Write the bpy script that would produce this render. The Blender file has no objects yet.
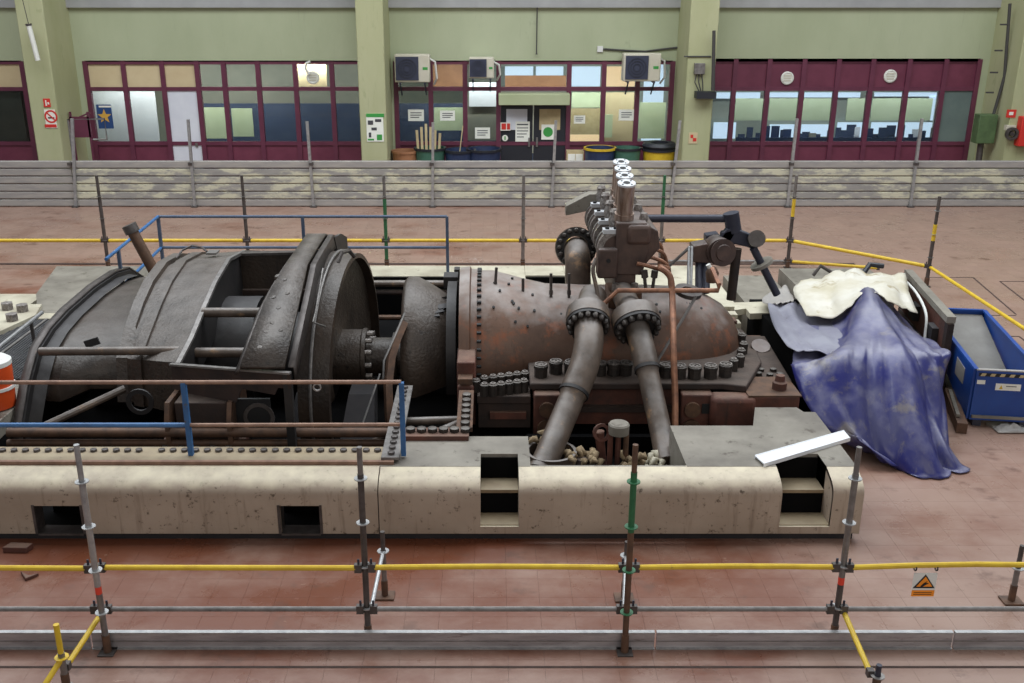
import bpy, math, random
from mathutils import Vector, Matrix
random.seed(7)
scene = bpy.context.scene
col = scene.collection
PI = math.pi
# ---------------------------------------------------------------- camera, world, lights, exposure
CAM_H, CAM_T, FPX, PPX, PPY = 6.05, math.radians(19.6), 1000.0, 490.0, 341.0
cam = bpy.data.cameras.new('camera'); camo = bpy.data.objects.new('camera', cam); col.objects.link(camo)
camo.location = (0, 0, CAM_H); camo.rotation_euler = (PI/2 - CAM_T, 0, 0)
cam.sensor_width = 36; cam.lens = FPX/1024*36; cam.shift_x = (512-PPX)/1024; cam.clip_end = 200
scene.camera = camo
world = bpy.data.worlds.new('hall_daylight'); scene.world = world; world.use_nodes = True
bg = world.node_tree.nodes['Background']; bg.inputs[0].default_value = (.86, .93, 1.0, 1); bg.inputs[1].default_value = .20
def area(name, loc, rot, sx, sy, power, c):
    l = bpy.data.lights.new(name, 'AREA'); l.shape = 'RECTANGLE'; l.size = sx; l.size_y = sy; l.energy = power; l.color = c
    o = bpy.data.objects.new(name, l); col.objects.link(o); o.location = loc; o.rotation_euler = rot; return o
area('assumed_skylight', (0, 19, 17), (math.radians(-8), 0, 0), 40, 14, 6200, (.92, .97, 1.0))  # added top light; an unseen skylight is only assumed overhead, no roof is built
area('assumed_front_fill', (6, -9, 11), (math.radians(58), 0, 0), 30, 7, 1000, (1.0, .94, .85))  # added fill behind the camera for front faces; unseen windows there are assumed
vs = scene.view_settings; vs.view_transform = 'Standard'; vs.look = 'None'; vs.exposure = .42; vs.gamma = 1; vs.use_curve_mapping = False
# ---------------------------------------------------------------- measuring helpers (photo pixel -> point on a world plane)
_c, _s = math.cos(CAM_T), math.sin(CAM_T)
def ray(x, y):
    u = (x-PPX)/FPX; v = (y-PPY)/FPX
    return Vector((u, _c-v*_s, -_s-v*_c))
def aY(x, y, Y): r = ray(x, y); t = Y/r.y; return Vector((r.x*t, Y, CAM_H+r.z*t))
def aZ(x, y, Z): r = ray(x, y); t = (Z-CAM_H)/r.z; return Vector((r.x*t, r.y*t, Z))
def aX(x, y, X): r = ray(x, y); t = X/r.x; return Vector((X, r.y*t, CAM_H+r.z*t))
# ---------------------------------------------------------------- materials
def lin(c):
    return tuple((v/255/12.92 if v/255 <= .04045 else ((v/255+.055)/1.055)**2.4) for v in c) + (1,)
MATS = {}
def mat(name, c1, c2=None, scale=3, rough=.6, metal=0, bump=.0, c3=None, s3=12, t3=.62, rvar=0, detail=6, stretch=None, bscale=None, emit=0, island=0, spec=None, dust_toplight=None, streak=None):
    m = bpy.data.materials.new(name); m.use_nodes = True; nt = m.node_tree; N = nt.nodes; L = nt.links
    b = N['Principled BSDF']; b.inputs['Roughness'].default_value = rough; b.inputs['Metallic'].default_value = metal
    if spec is not None: b.inputs['Specular IOR Level'].default_value = spec
    b.inputs['Base Color'].default_value = lin(c1); MATS[name] = m
    if c2 is None and not bump:
        if emit: b.inputs['Emission Color'].default_value = lin(c1); b.inputs['Emission Strength'].default_value = emit
        return m
    g = N.new('ShaderNodeNewGeometry'); vec = g.outputs['Position']
    if stretch:
        mp = N.new('ShaderNodeMapping'); mp.inputs['Scale'].default_value = stretch; L.new(vec, mp.inputs[0]); vec = mp.outputs[0]
    n = N.new('ShaderNodeTexNoise'); n.inputs['Scale'].default_value = scale; n.inputs['Detail'].default_value = detail; n.inputs['Roughness'].default_value = .62
    L.new(vec, n.inputs['Vector'])
    r = N.new('ShaderNodeValToRGB'); r.color_ramp.elements[0].position = .36; r.color_ramp.elements[1].position = .66
    r.color_ramp.elements[0].color = lin(c1); r.color_ramp.elements[1].color = lin(c2 or c1); L.new(n.outputs['Fac'], r.inputs[0])
    out = r.outputs[0]
    if c3:
        n3 = N.new('ShaderNodeTexNoise'); n3.inputs['Scale'].default_value = s3; n3.inputs['Detail'].default_value = 8; n3.inputs['Roughness'].default_value = .7
        L.new(vec, n3.inputs['Vector'])
        r3 = N.new('ShaderNodeValToRGB'); r3.color_ramp.elements[0].position = t3; r3.color_ramp.elements[1].position = min(1, t3+.09)
        L.new(n3.outputs['Fac'], r3.inputs[0])
        mx = N.new('ShaderNodeMix'); mx.data_type = 'RGBA'; L.new(r3.outputs[0], mx.inputs[0]); L.new(out, mx.inputs[6]); mx.inputs[7].default_value = lin(c3); out = mx.outputs[2]
    if streak:
        ms = N.new('ShaderNodeMapping'); ms.inputs['Scale'].default_value = (7, 7, .55); L.new(g.outputs['Position'], ms.inputs[0])
        ns = N.new('ShaderNodeTexNoise'); ns.inputs['Scale'].default_value = 1.3; ns.inputs['Detail'].default_value = 7; ns.inputs['Roughness'].default_value = .7; L.new(ms.outputs[0], ns.inputs['Vector'])
        rs = N.new('ShaderNodeMapRange'); rs.inputs[1].default_value = streak[1]; rs.inputs[2].default_value = streak[1]+.14; rs.inputs[4].default_value = streak[2]; L.new(ns.outputs['Fac'], rs.inputs[0])
        mx = N.new('ShaderNodeMix'); mx.data_type = 'RGBA'; L.new(rs.outputs[0], mx.inputs[0]); L.new(out, mx.inputs[6]); mx.inputs[7].default_value = lin(streak[0]); out = mx.outputs[2]
    if dust_toplight:  # lightens upward faces: settled dust, and on cream the top light painted in
        sx = N.new('ShaderNodeSeparateXYZ'); L.new(g.outputs['Normal'], sx.inputs[0])
        nd = N.new('ShaderNodeTexNoise'); nd.inputs['Scale'].default_value = 4.5; nd.inputs['Detail'].default_value = 7; L.new(g.outputs['Position'], nd.inputs['Vector'])
        ad = N.new('ShaderNodeMath'); ad.operation = 'MULTIPLY_ADD'; ad.inputs[1].default_value = .9; L.new(nd.outputs['Fac'], ad.inputs[0]); L.new(sx.outputs['Z'], ad.inputs[2])
        rd = N.new('ShaderNodeMapRange'); rd.inputs[1].default_value = 1.05; rd.inputs[2].default_value = 1.62; rd.inputs[4].default_value = dust_toplight[1]; L.new(ad.outputs[0], rd.inputs[0])
        mx = N.new('ShaderNodeMix'); mx.data_type = 'RGBA'; L.new(rd.outputs[0], mx.inputs[0]); L.new(out, mx.inputs[6]); mx.inputs[7].default_value = lin(dust_toplight[0]); out = mx.outputs[2]
    if island:
        hs = N.new('ShaderNodeHueSaturation'); mr = N.new('ShaderNodeMapRange'); mr.inputs[3].default_value = 1-island; mr.inputs[4].default_value = 1+island
        L.new(g.outputs['Random Per Island'], mr.inputs[0]); L.new(mr.outputs[0], hs.inputs['Value']); L.new(out, hs.inputs['Color']); out = hs.outputs[0]
    L.new(out, b.inputs['Base Color'])
    if rvar:
        mr = N.new('ShaderNodeMapRange'); mr.inputs[1].default_value = .3; mr.inputs[2].default_value = .7
        mr.inputs[3].default_value = rough-rvar; mr.inputs[4].default_value = rough+rvar; L.new(n.outputs['Fac'], mr.inputs[0]); L.new(mr.outputs[0], b.inputs['Roughness'])
    if bump:
        bn = N.new('ShaderNodeTexNoise'); bn.inputs['Scale'].default_value = bscale or scale*6; bn.inputs['Detail'].default_value = 6; L.new(vec, bn.inputs['Vector'])
        bp = N.new('ShaderNodeBump'); bp.inputs['Strength'].default_value = bump; bp.inputs['Distance'].default_value = .02
        L.new(bn.outputs['Fac'], bp.inputs['Height']); L.new(bp.outputs[0], b.inputs['Normal'])
    return m
def floor_mat():
    m = bpy.data.materials.new('floor_tile'); m.use_nodes = True; nt = m.node_tree; N = nt.nodes; L = nt.links; MATS['floor_tile'] = m
    b = N['Principled BSDF']; g = N.new('ShaderNodeNewGeometry'); pos = g.outputs['Position']; sp = N.new('ShaderNodeSeparateXYZ'); L.new(pos, sp.inputs[0])
    def noise(sc, st=(1,1,1), d=8, r=.65):
        mp = N.new('ShaderNodeMapping'); mp.inputs['Scale'].default_value = st; L.new(pos, mp.inputs[0])
        n = N.new('ShaderNodeTexNoise'); n.inputs['Scale'].default_value = sc; n.inputs['Detail'].default_value = d; n.inputs['Roughness'].default_value = r; L.new(mp.outputs[0], n.inputs['Vector']); return n.outputs['Fac']
    def rng(v, a, b_, c=0, d=1, smooth=True):
        r = N.new('ShaderNodeMapRange'); r.interpolation_type = 'SMOOTHSTEP' if smooth else 'LINEAR'
        for k, q in zip((1,2,3,4), (a,b_,c,d)): r.inputs[k].default_value = q
        L.new(v, r.inputs[0]); return r.outputs[0]
    def add(a, b_):
        q = N.new('ShaderNodeMath'); q.operation = 'ADD'; L.new(a, q.inputs[0]); L.new(b_, q.inputs[1]); return q.outputs[0]
    def mixc(f, a, col_):
        q = N.new('ShaderNodeMix'); q.data_type = 'RGBA'; L.new(f, q.inputs[0])
        if isinstance(a, tuple): q.inputs[6].default_value = lin(a)
        else: L.new(a, q.inputs[6])
        q.inputs[7].default_value = lin(col_); return q.outputs[2]
    # worn paint and painted-in pale sheen: right side, far aisle, strip before barrier
    wear_sheen = add(add(noise(.55, (1,1.5,1)), rng(sp.outputs['X'], 0, 5.5, 0, .24)), add(rng(sp.outputs['Y'], 17, 24, 0, .26), rng(sp.outputs['Y'], 8.9, 7.4, 0, .1)))
    c = mixc(rng(wear_sheen, .42, .82), (108,62,43), (146,119,106))
    c = mixc(rng(noise(1.7, (1,1.3,1)), .56, .7, 0, .7), c, (92,64,52))
    c = mixc(rng(noise(5.5, (.6,1.6,1), 10, .75), .63, .72, 0, .55), c, (196,172,156))
    c = mixc(rng(noise(14, (1,1,1), 6, .7), .62, .7, 0, .45), c, (98,72,60))
    hs = N.new('ShaderNodeHueSaturation'); L.new(rng(g.outputs['Random Per Island'], 0, 1, .96, 1.04), hs.inputs['Value']); L.new(c, hs.inputs['Color']); L.new(hs.outputs[0], b.inputs['Base Color'])
    L.new(rng(noise(.8), .3, .7, .2, .5), b.inputs['Roughness'])
    bp = N.new('ShaderNodeBump'); bp.inputs['Strength'].default_value = .1; bp.inputs['Distance'].default_value = .01; L.new(noise(8), bp.inputs['Height']); L.new(bp.outputs[0], b.inputs['Normal'])
floor_mat()
mat('floor_joint', (92,62,50), (104,74,62), scale=4, rough=.8)
mat('rim_tan', (150,132,104), (118,100,78), scale=3, rough=.55, bump=.1, c3=(84,68,54), s3=6, t3=.62, dust_toplight=((172,160,136),.5))
mat('groove', (52,40,36), (72,54,48), scale=6, rough=.9)
mat('wall_green', (162,169,138), (176,182,152), scale=.35, rough=.8, bump=.05, c3=(146,152,128), s3=1.2, t3=.64, stretch=(1,1,.5), streak=((140,142,124),.6,.4))
mat('column_green', (164,166,126), (178,178,142), scale=.6, rough=.8, bump=.05, c3=(142,148,110), s3=1.5, t3=.6, stretch=(1,1,.4), streak=((130,134,104),.6,.5))
mat('beam_grey', (150,150,150), (165,165,165), scale=1, rough=.7)
mat('burgundy', (98,42,62), (112,52,72), scale=1.5, rough=.5)  # purple cast carries the haze before the back wall
mat('frame_burgundy', (92,42,62), (104,50,70), scale=2, rough=.45)  # lifted toward purple to paint in haze, like the panels
mat('blind_beige', (196,176,140), (206,188,152), scale=1, rough=.85)
mat('room_dark', (46,58,84), (60,72,98), scale=.6, rough=.9)  # blue-lifted dark, with the haze mixed into the colour
mat('blind_grey', (128,126,116), (112,112,104), scale=1, rough=.85)
mat('panel_grey', (92,106,104), (104,118,114), scale=1, rough=.5)
mat('room_wall', (170,172,158), (150,156,146), scale=.5, rough=.9)
mat('room_green', (164,172,134), (176,182,148), scale=.5, rough=.9)
mat('board_green', (178,188,156), (188,198,168), scale=1, rough=.8)
mat('paper', (226,226,214), (238,238,230), scale=3, rough=.8)
mat('ink', (70,70,74), rough=.8)
mat('sign_red', (206,52,44), rough=.5)
mat('sign_white', (232,228,218), rough=.5)
mat('sign_green', (60,150,70), rough=.5)
mat('sign_blue', (40,70,120), rough=.5)
mat('sign_gold', (206,160,70), rough=.5)
mat('door_white', (218,220,228), (206,208,218), scale=1, rough=.6)
mat('ac_white', (196,190,172), (208,202,186), scale=2, rough=.5)
mat('ac_dark', (52,56,76), rough=.6)
mat('cable', (66,64,62), rough=.7)
mat('black_plastic', (34,36,44), rough=.5)
mat('lamp_white', (222,222,214), rough=.4)
mat('valve_green', (86,108,70), (70,90,58), scale=4, rough=.6)
mat('wood_light', (196,178,138), (176,156,118), scale=4, rough=.7)
mat('orange_bin', (168,118,84), (150,102,72), scale=3, rough=.6)
mat('bin_blue', (36,48,78), (44,58,92), scale=3, rough=.5)
mat('bin_green', (58,96,80), (68,108,92), scale=3, rough=.5)
mat('yellow', (214,182,48), (196,160,40), scale=5, rough=.5, c3=(146,122,58), s3=9, t3=.66)
mat('hoarding', (136,133,130), (152,148,143), scale=2.2, rough=.5, c3=(192,188,166), s3=1.2, t3=.47, stretch=(1,1,3))
mat('hoarding_grey', (142,138,136), (160,154,148), scale=2, rough=.5, c3=(150,112,90), s3=3, t3=.68, stretch=(1,1,5))
mat('steel', (138,134,132), (112,108,106), scale=9, rough=.45, metal=.55, c3=(120,96,78), s3=14, t3=.66)
mat('steel_dark', (92,86,84), (70,64,62), scale=8, rough=.5, metal=.4, c3=(110,76,56), s3=10, t3=.64)
mat('galv', (176,176,176), (150,150,152), scale=12, rough=.4, metal=.6)
mat('rust_pipe', (104,76,58), (74,56,46), scale=7, rough=.6, metal=.2, c3=(130,104,78), s3=11, t3=.64)
mat('red_band', (214,64,44), rough=.6)
mat('green_paint', (44,104,66), (36,86,56), scale=9, rough=.5, c3=(150,150,90), s3=9, t3=.7)
mat('alu', (176,170,172), (142,136,138), scale=2, rough=.36, metal=.35, c3=(112,98,94), s3=3, t3=.6, stretch=(1,1,6))
mat('cream', (170,154,138), (150,134,118), scale=.9, rough=.5, bump=.1, c3=(84,70,56), s3=13, t3=.585, streak=((104,86,70),.545,.55), dust_toplight=((214,203,176),.85))  # paler tint on upward faces paints the bright top edge
mat('deck_grey', (140,134,124), (106,100,92), scale=1.3, rough=.45, bump=.08, c3=(76,67,58), s3=4, t3=.58)
mat('deck_cream', (190,184,164), (160,152,134), scale=1.4, rough=.65, c3=(118,104,86), s3=4, t3=.60)
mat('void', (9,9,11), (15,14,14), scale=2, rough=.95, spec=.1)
mat('kick', (30,28,32), (44,40,42), scale=3, rough=.8)
mat('soot', (70,59,51), (46,38,33), scale=1.5, rough=.46, bump=.55, bscale=22, c3=(32,26,23), s3=8, t3=.57, dust_toplight=((120,114,110),.62), streak=((42,33,28),.55,.55))
mat('soot_brown', (62,50,41), (40,32,27), scale=1.4, rough=.46, bump=.4, bscale=20, c3=(80,62,50), s3=6, t3=.62, dust_toplight=((108,102,98),.5), streak=((30,24,21),.55,.6))
mat('soot_dark', (36,32,32), (24,22,23), scale=2, rough=.6, bump=.2, dust_toplight=((84,82,84),.6))
mat('rust_red', (98,56,44), (66,42,36), scale=3, rough=.7, bump=.3, c3=(116,72,50), s3=6, t3=.62, dust_toplight=((128,104,88),.6), streak=((48,36,32),.56,.6))
mat('rust_dark', (58,42,36), (38,30,28), scale=3, rough=.75, bump=.3, dust_toplight=((104,90,80),.5))
mat('casing', (106,78,62), (76,54,43), scale=1.2, rough=.5, metal=.05, bump=.14, bscale=18, c3=(126,74,48), s3=2.0, t3=.54, dust_toplight=((150,142,138),.95), streak=((56,40,32),.55,.6))
mat('pipe_grey', (100,86,76), (72,62,55), scale=2.6, rough=.46, metal=.1, bump=.16, c3=(134,106,80), s3=4, t3=.58, dust_toplight=((140,136,134),.75), streak=((58,48,42),.56,.6))
mat('bolt', (62,54,50), (40,36,34), scale=14, rough=.5, metal=.3, dust_toplight=((132,126,120),.6))
mat('bolt_bright', (156,150,146), (98,90,86), scale=30, rough=.45, metal=.4)
mat('copper', (150,104,78), (108,74,58), scale=8, rough=.5, metal=.35)
mat('valve_block', (92,72,64), (66,52,48), scale=4, rough=.5, metal=.15, c3=(120,92,74), s3=8, t3=.64, dust_toplight=((138,132,130),.7), streak=((52,40,36),.58,.5))
mat('valve_steel', (176,160,150), (136,112,98), scale=6, rough=.35, metal=.7, stretch=(3,3,.4))
mat('valve_top', (206,208,212), (186,188,192), scale=6, rough=.4)
mat('navy', (44,46,60), (58,58,70), scale=5, rough=.5, metal=.2)
mat('blue_rail', (56,104,156), (46,86,132), scale=6, rough=.5, c3=(84,78,76), s3=9, t3=.62)
mat('slate_rail', (66,80,104), (84,96,116), scale=6, rough=.5)
mat('brown_rail', (150,118,100), (122,94,80), scale=6, rough=.55, metal=.2)
mat('tarp_blue', (34,37,106), (68,68,104), scale=1.3, rough=.32, bump=.25, bscale=4, c3=(104,98,102), s3=1.6, t3=.57, dust_toplight=((150,148,160),.6), streak=((108,102,106),.56,.6))
mat('tarp_lilac', (142,142,154), (122,120,136), scale=2, rough=.4, bump=.2, bscale=6, c3=(92,86,86), s3=4, t3=.62)
mat('tarp_cream', (206,202,192), (186,178,156), scale=1.5, rough=.5, bump=.2, bscale=5, c3=(150,134,98), s3=1.8, t3=.57)
mat('skip_blue', (18,58,130), (24,70,146), scale=2, rough=.42, c3=(60,76,112), s3=5, t3=.66, streak=((70,80,104),.62,.5))
mat('skip_inner', (122,120,116), (104,100,96), scale=2, rough=.7, c3=(150,140,120), s3=4, t3=.66)
mat('orange', (222,86,34), (206,74,30), scale=3, rough=.45)
mat('white_plastic', (216,216,212), rough=.5)
mat('white_board', (232,234,238), (220,222,228), scale=3, rough=.4)
mat('lagging', (150,132,104), (116,98,76), scale=9, rough=.95, bump=.5, c3=(176,160,126), s3=20, t3=.6)
mat('grating', (112,112,114), (92,92,96), scale=6, rough=.5, metal=.4)
mat('warn_orange', (236,140,32), rough=.5)
mat('black', (22,22,24), rough=.6)
mat('daylight', (196,210,230), emit=.8)
mat('daylight_warm', (255,214,170), emit=.45)
def glass():
    m = bpy.data.materials.new('glass'); m.use_nodes = True; nt = m.node_tree; N = nt.nodes; L = nt.links
    N.remove(N['Principled BSDF']); t = N.new('ShaderNodeBsdfTransparent'); t.inputs[0].default_value = (.80, .86, .86, 1)
    g = N.new('ShaderNodeBsdfGlossy'); g.inputs['Roughness'].default_value = .06; mx = N.new('ShaderNodeMixShader')
    f = N.new('ShaderNodeFresnel'); f.inputs[0].default_value = 1.5
    L.new(f.outputs[0], mx.inputs[0]); L.new(t.outputs[0], mx.inputs[1]); L.new(g.outputs[0], mx.inputs[2]); L.new(mx.outputs[0], N['Material Output'].inputs[0]); MATS['glass'] = m
glass()
# ---------------------------------------------------------------- mesh building
WLOC = {}
def V(*a): return Vector(a) if len(a) == 3 else Vector(a[0])
class MB:
    def __init__(s): s.v = []; s.f = []
    def add(s, vs, fs):
        o = len(s.v); s.v += [Vector(v) for v in vs]; s.f += [tuple(i+o for i in f) for f in fs]; return s
    def bb(s, x0, x1, y0, y1, z0, z1):
        return s.add([(x0,y0,z0),(x1,y0,z0),(x1,y1,z0),(x0,y1,z0),(x0,y0,z1),(x1,y0,z1),(x1,y1,z1),(x0,y1,z1)],
                     [(0,3,2,1),(4,5,6,7),(0,1,5,4),(1,2,6,5),(2,3,7,6),(3,0,4,7)])
    def box(s, c, size, rz=0, rx=0, ry=0):
        m = Matrix.Translation(Vector(c)) @ Matrix.Rotation(rz,4,'Z') @ Matrix.Rotation(ry,4,'Y') @ Matrix.Rotation(rx,4,'X')
        h = [d/2 for d in size]
        q = [(-1,-1,-1),(1,-1,-1),(1,1,-1),(-1,1,-1),(-1,-1,1),(1,-1,1),(1,1,1),(-1,1,1)]
        return s.add([m @ Vector((a*h[0],b*h[1],c_*h[2])) for a,b,c_ in q], [(0,3,2,1),(4,5,6,7),(0,1,5,4),(1,2,6,5),(2,3,7,6),(3,0,4,7)])
    def beam(s, p0, p1, w, h, up=(0,0,1)):
        p0 = Vector(p0); p1 = Vector(p1); d = (p1-p0).normalized(); u = Vector(up)
        a = d.cross(u)
        if a.length < 1e-4: a = d.cross(Vector((0,1,0)))
        a.normalize(); b = a.cross(d)
        q = []
        for p in (p0, p1):
            for i, j in ((-1,-1),(1,-1),(1,1),(-1,1)): q.append(p+a*(i*w/2)+b*(j*h/2))
        return s.add(q, [(0,1,2,3),(7,6,5,4),(0,4,5,1),(1,5,6,2),(2,6,7,3),(3,7,4,0)])
    def tube(s, pts, r, n=10, caps=True):
        pts = [Vector(p) for p in pts]; k = len(pts); rs = r if isinstance(r, (list, tuple)) else [r]*k
        o = len(s.v); t0 = (pts[1]-pts[0]).normalized(); up = Vector((0,0,1)) if abs(t0.z) < .9 else Vector((0,1,0))
        a = t0.cross(up).normalized()
        for i, p in enumerate(pts):
            t = (pts[min(i+1,k-1)]-pts[max(i-1,0)]).normalized()
            a = (a-t*a.dot(t)).normalized(); b = t.cross(a)
            for j in range(n):
                g = 2*PI*j/n; s.v.append(p+(a*math.cos(g)+b*math.sin(g))*rs[i])
        for i in range(k-1):
            for j in range(n):
                j2 = (j+1) % n; s.f.append((o+i*n+j, o+i*n+j2, o+(i+1)*n+j2, o+(i+1)*n+j))
        if caps:
            s.f.append(tuple(o+j for j in reversed(range(n)))); s.f.append(tuple(o+(k-1)*n+j for j in range(n)))
        return s
    def cyl(s, p0, p1, r, n=14, r2=None): return s.tube([p0, p1], [r, r if r2 is None else r2], n)
    def lathe(s, prof, o, ax, n=24, a0=0, a1=2*PI, ref=None):
        # prof: (distance along ax, radius)
        o = Vector(o); ax = Vector(ax).normalized(); ref = Vector(ref) if ref else (Vector((0,0,1)) if abs(ax.z) < .9 else Vector((1,0,0)))
        a = (ref-ax*ref.dot(ax)).normalized(); b = ax.cross(a); full = abs(a1-a0-2*PI) < 1e-6; m = n if full else n+1
        base = len(s.v)
        for t, r in prof:
            for j in range(m):
                g = a0+(a1-a0)*j/n; s.v.append(o+ax*t+(a*math.cos(g)+b*math.sin(g))*max(r, 1e-4))
        for i in range(len(prof)-1):
            for j in range(n):
                j2 = (j+1) % m; s.f.append((base+i*m+j, base+i*m+j2, base+(i+1)*m+j2, base+(i+1)*m+j))
        return s
    def prism(s, poly, vec):
        vec = Vector(vec); n = len(poly); q = [Vector(p) for p in poly]+[Vector(p)+vec for p in poly]
        return s.add(q, [tuple(reversed(range(n))), tuple(range(n, 2*n))]+[(i, (i+1) % n, n+(i+1) % n, n+i) for i in range(n)])
    def loft(s, rows, closed=False):
        o = len(s.v); n = len(rows[0])
        for r in rows: s.v += [Vector(p) for p in r]
        for i in range(len(rows)-1):
            for j in range(n if closed else n-1):
                j2 = (j+1) % n; s.f.append((o+i*n+j, o+i*n+j2, o+(i+1)*n+j2, o+(i+1)*n+j))
        return s
    def ring(s, c, ax, r1, r0, h, n=20):
        return s.lathe([(0,r0),(0,r1),(h,r1),(h,r0),(0,r0)], c, ax, n)
    def build(s, name, m, parent=None, sharp=35, bevel=0, solid=0, kind=None, label=None):
        if parent is not None: org = WLOC[parent.name]
        else:
            xs = [v.x for v in s.v]; ys = [v.y for v in s.v]; zs = [v.z for v in s.v]
            org = Vector(((min(xs)+max(xs))/2, (min(ys)+max(ys))/2, min(zs)))
        me = bpy.data.meshes.new(name); me.from_pydata([tuple(v-org) for v in s.v], [], s.f); me.update()
        for p in me.polygons: p.use_smooth = True
        me.set_sharp_from_angle(angle=math.radians(sharp))
        me.materials.append(MATS[m]); o = bpy.data.objects.new(name, me); col.objects.link(o)
        if parent is not None: o.parent = parent; WLOC[o.name] = org.copy()
        else: o.location = org; WLOC[o.name] = org
        if solid:
            md = o.modifiers.new('thickness', 'SOLIDIFY'); md.thickness = solid; md.offset = -1
        if bevel:
            md = o.modifiers.new('edge', 'BEVEL'); md.width = bevel; md.segments = 2; md.limit_method = 'ANGLE'
        if kind: o['kind'] = kind
        if label: o['label'] = label
        return o
def M(): return MB()
def tag(o, label, cat, group=None):
    o['label'] = label; o['category'] = cat
    if group: o['group'] = group
    return o
def thing(name, loc, label, cat, group=None, rz=0):
    o = bpy.data.objects.new(name, None); o.empty_display_size = .2; col.objects.link(o); o.location = loc; o.rotation_euler[2] = rz
    WLOC[o.name] = Vector(loc); return tag(o, label, cat, group)
def struct(o): o['kind'] = 'structure'; return o
def sgroup(name, loc): 
    o = bpy.data.objects.new(name, None); o.empty_display_size = .2; col.objects.link(o); o.location = loc; WLOC[o.name] = Vector(loc); o['kind'] = 'structure'; return o
def inst(src, name, loc, parent, rot=None):
    # a part that shares the mesh data of src, placed at a world point under parent
    o = bpy.data.objects.new(name, src); col.objects.link(o); o.parent = parent; o.location = Vector(loc)-WLOC[parent.name]
    if rot is not None: o.rotation_mode = 'QUATERNION'; o.rotation_quaternion = rot
    WLOC[o.name] = Vector(loc); return o
def data(mb, m, sharp=35):
    me = bpy.data.meshes.new(m+'_piece'); me.from_pydata([tuple(v) for v in mb.v], [], mb.f); me.update()
    for p in me.polygons: p.use_smooth = True
    me.set_sharp_from_angle(angle=math.radians(sharp)); me.materials.append(MATS[m]); return me
def toward(d): return Vector((0,0,1)).rotation_difference(Vector(d))
def dup(root, loc, label, rz=None):
    r = root.copy(); col.objects.link(r); r.location = loc; r['label'] = label; WLOC[r.name] = Vector(loc)
    if rz is not None: r.rotation_euler[2] = rz
    for ch in list(root.children):
        c = ch.copy(); col.objects.link(c); c.parent = r
        for g in list(ch.children):
            d = g.copy(); col.objects.link(d); d.parent = c
    return r
ORD = ['first','second','third','fourth','fifth','sixth','seventh','eighth','ninth','tenth','eleventh']
# ================================================================ SETTING
YW = 33.5
floor = M().bb(-30, 30, 2, 42, -.2, -.006).build('floor', 'floor_joint'); struct(floor)
TS = .345
tile = data(M().add([(-.1716,-.1716,.0),(.1716,-.1716,.0),(.1716,.1716,.0),(-.1716,.1716,.0),(-.1725,-.1725,-.008),(.1725,-.1725,-.008),(.1725,.1725,-.008),(-.1725,.1725,-.008)],
    [(0,1,2,3),(4,5,1,0),(5,6,2,1),(6,7,3,2),(7,4,0,3)]), 'floor_tile')
spots = []
for i in range(-70, 71):
    for j in range(0, 82):
        x = i*TS; y = 6.4+j*TS
        if y > YW-.1 or abs(x) > 2.6+y*.62: continue
        if 10.3 < y < 18.9 and x < 4.05: continue
        spots.append((x, y))
vis = [p for p in spots if p[1] > 7.5 and abs(p[0]) < .55*(p[1]*_c+CAM_H*_s)]
near = set(sorted(vis, key=lambda p: p[1])[:300])
for x, y in spots:
    if (x, y) in near: inst(tile, 'floor_tile', (x, y, 0), floor)
mb = M()
for x, y in spots:
    if (x, y) in near: continue
    mb.add([(x-.1716,y-.1716,0),(x+.1716,y-.1716,0),(x+.1716,y+.1716,0),(x-.1716,y+.1716,0),(x-.1725,y-.1725,-.008),(x+.1725,y-.1725,-.008),(x+.1725,y+.1725,-.008),(x-.1725,y+.1725,-.008)],
           [(0,1,2,3),(4,5,1,0),(5,6,2,1),(6,7,3,2),(7,4,0,3)])
mb.build('floor_tiling', 'floor_tile', floor, kind='stuff')
M().bb(-9, 9, 7.83, 7.86, -.006, .003).build('floor_seam', 'groove', floor)
M().bb(-16, 8.4, 22.25, 22.36, -.006, .012).build('floor_rail', 'groove', floor)
# hatch outlines in the floor on the right
def hatch(cs):
    m = M(); c = [aZ(x, y, 0) for x, y in cs]
    for a, b in zip(c[:-1], c[1:]): m.beam(a, b, .035, .008)
    m.build('hatch_edge', 'groove', floor)
hatch([(926,277),(973,277),(1016,314)]); hatch([(1060,281),(1000,281),(1040,312)]); hatch([(985,315),(1016,315)]); hatch([(998,336),(1019,336),(1040,352)])

def wp(x, y, dy=0): return aY(x, y, YW-dy)
def wx(x, y=100): return wp(x, y).x
def wz(y): return wp(500, y).z
ZTOP = wz(0)+3
Z62, Z89, Z143, Z58 = wz(62), wz(88.5), wz(143), wz(60)
wall = sgroup('wall_back', (0, YW, 0))
BAYS = [(-24, wx(27)), (wx(90), wx(362)), (wx(395), wx(671)), (wx(706), wx(976))]
M().bb(-24, 24, YW, YW+.3, Z62+.02, ZTOP).build('upper_wall', 'wall_green', wall)
edges = [BAYS[0][1], BAYS[1][0], BAYS[1][1], BAYS[2][0], BAYS[2][1], BAYS[3][0], BAYS[3][1], 24]
for a, b in zip(edges[0::2], edges[1::2]): M().bb(a, b, YW, YW+.3, 0, Z62+.02).build('wall_pier', 'wall_green', wall)
M().bb(-24, 24, YW-.15, YW+.1, wz(7), wz(0)+.4).build('crane_beam', 'beam_grey', wall)
# projecting columns
def column(n, xa, xb):
    o = M().bb(xa, xb, YW-1.9, YW+.05, 0, ZTOP).build('column_%d' % n, 'column_green', bevel=.03); struct(o)
def cwx(x, y=100): return aY(x, y, YW-1.9).x
COLS = [(cwx(29), cwx(56)), (cwx(359), cwx(386)), (cwx(685), cwx(713)), (cwx(1013), cwx(1060))]
for n, (a, b) in enumerate(COLS): column(n+1, a, b)
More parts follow.
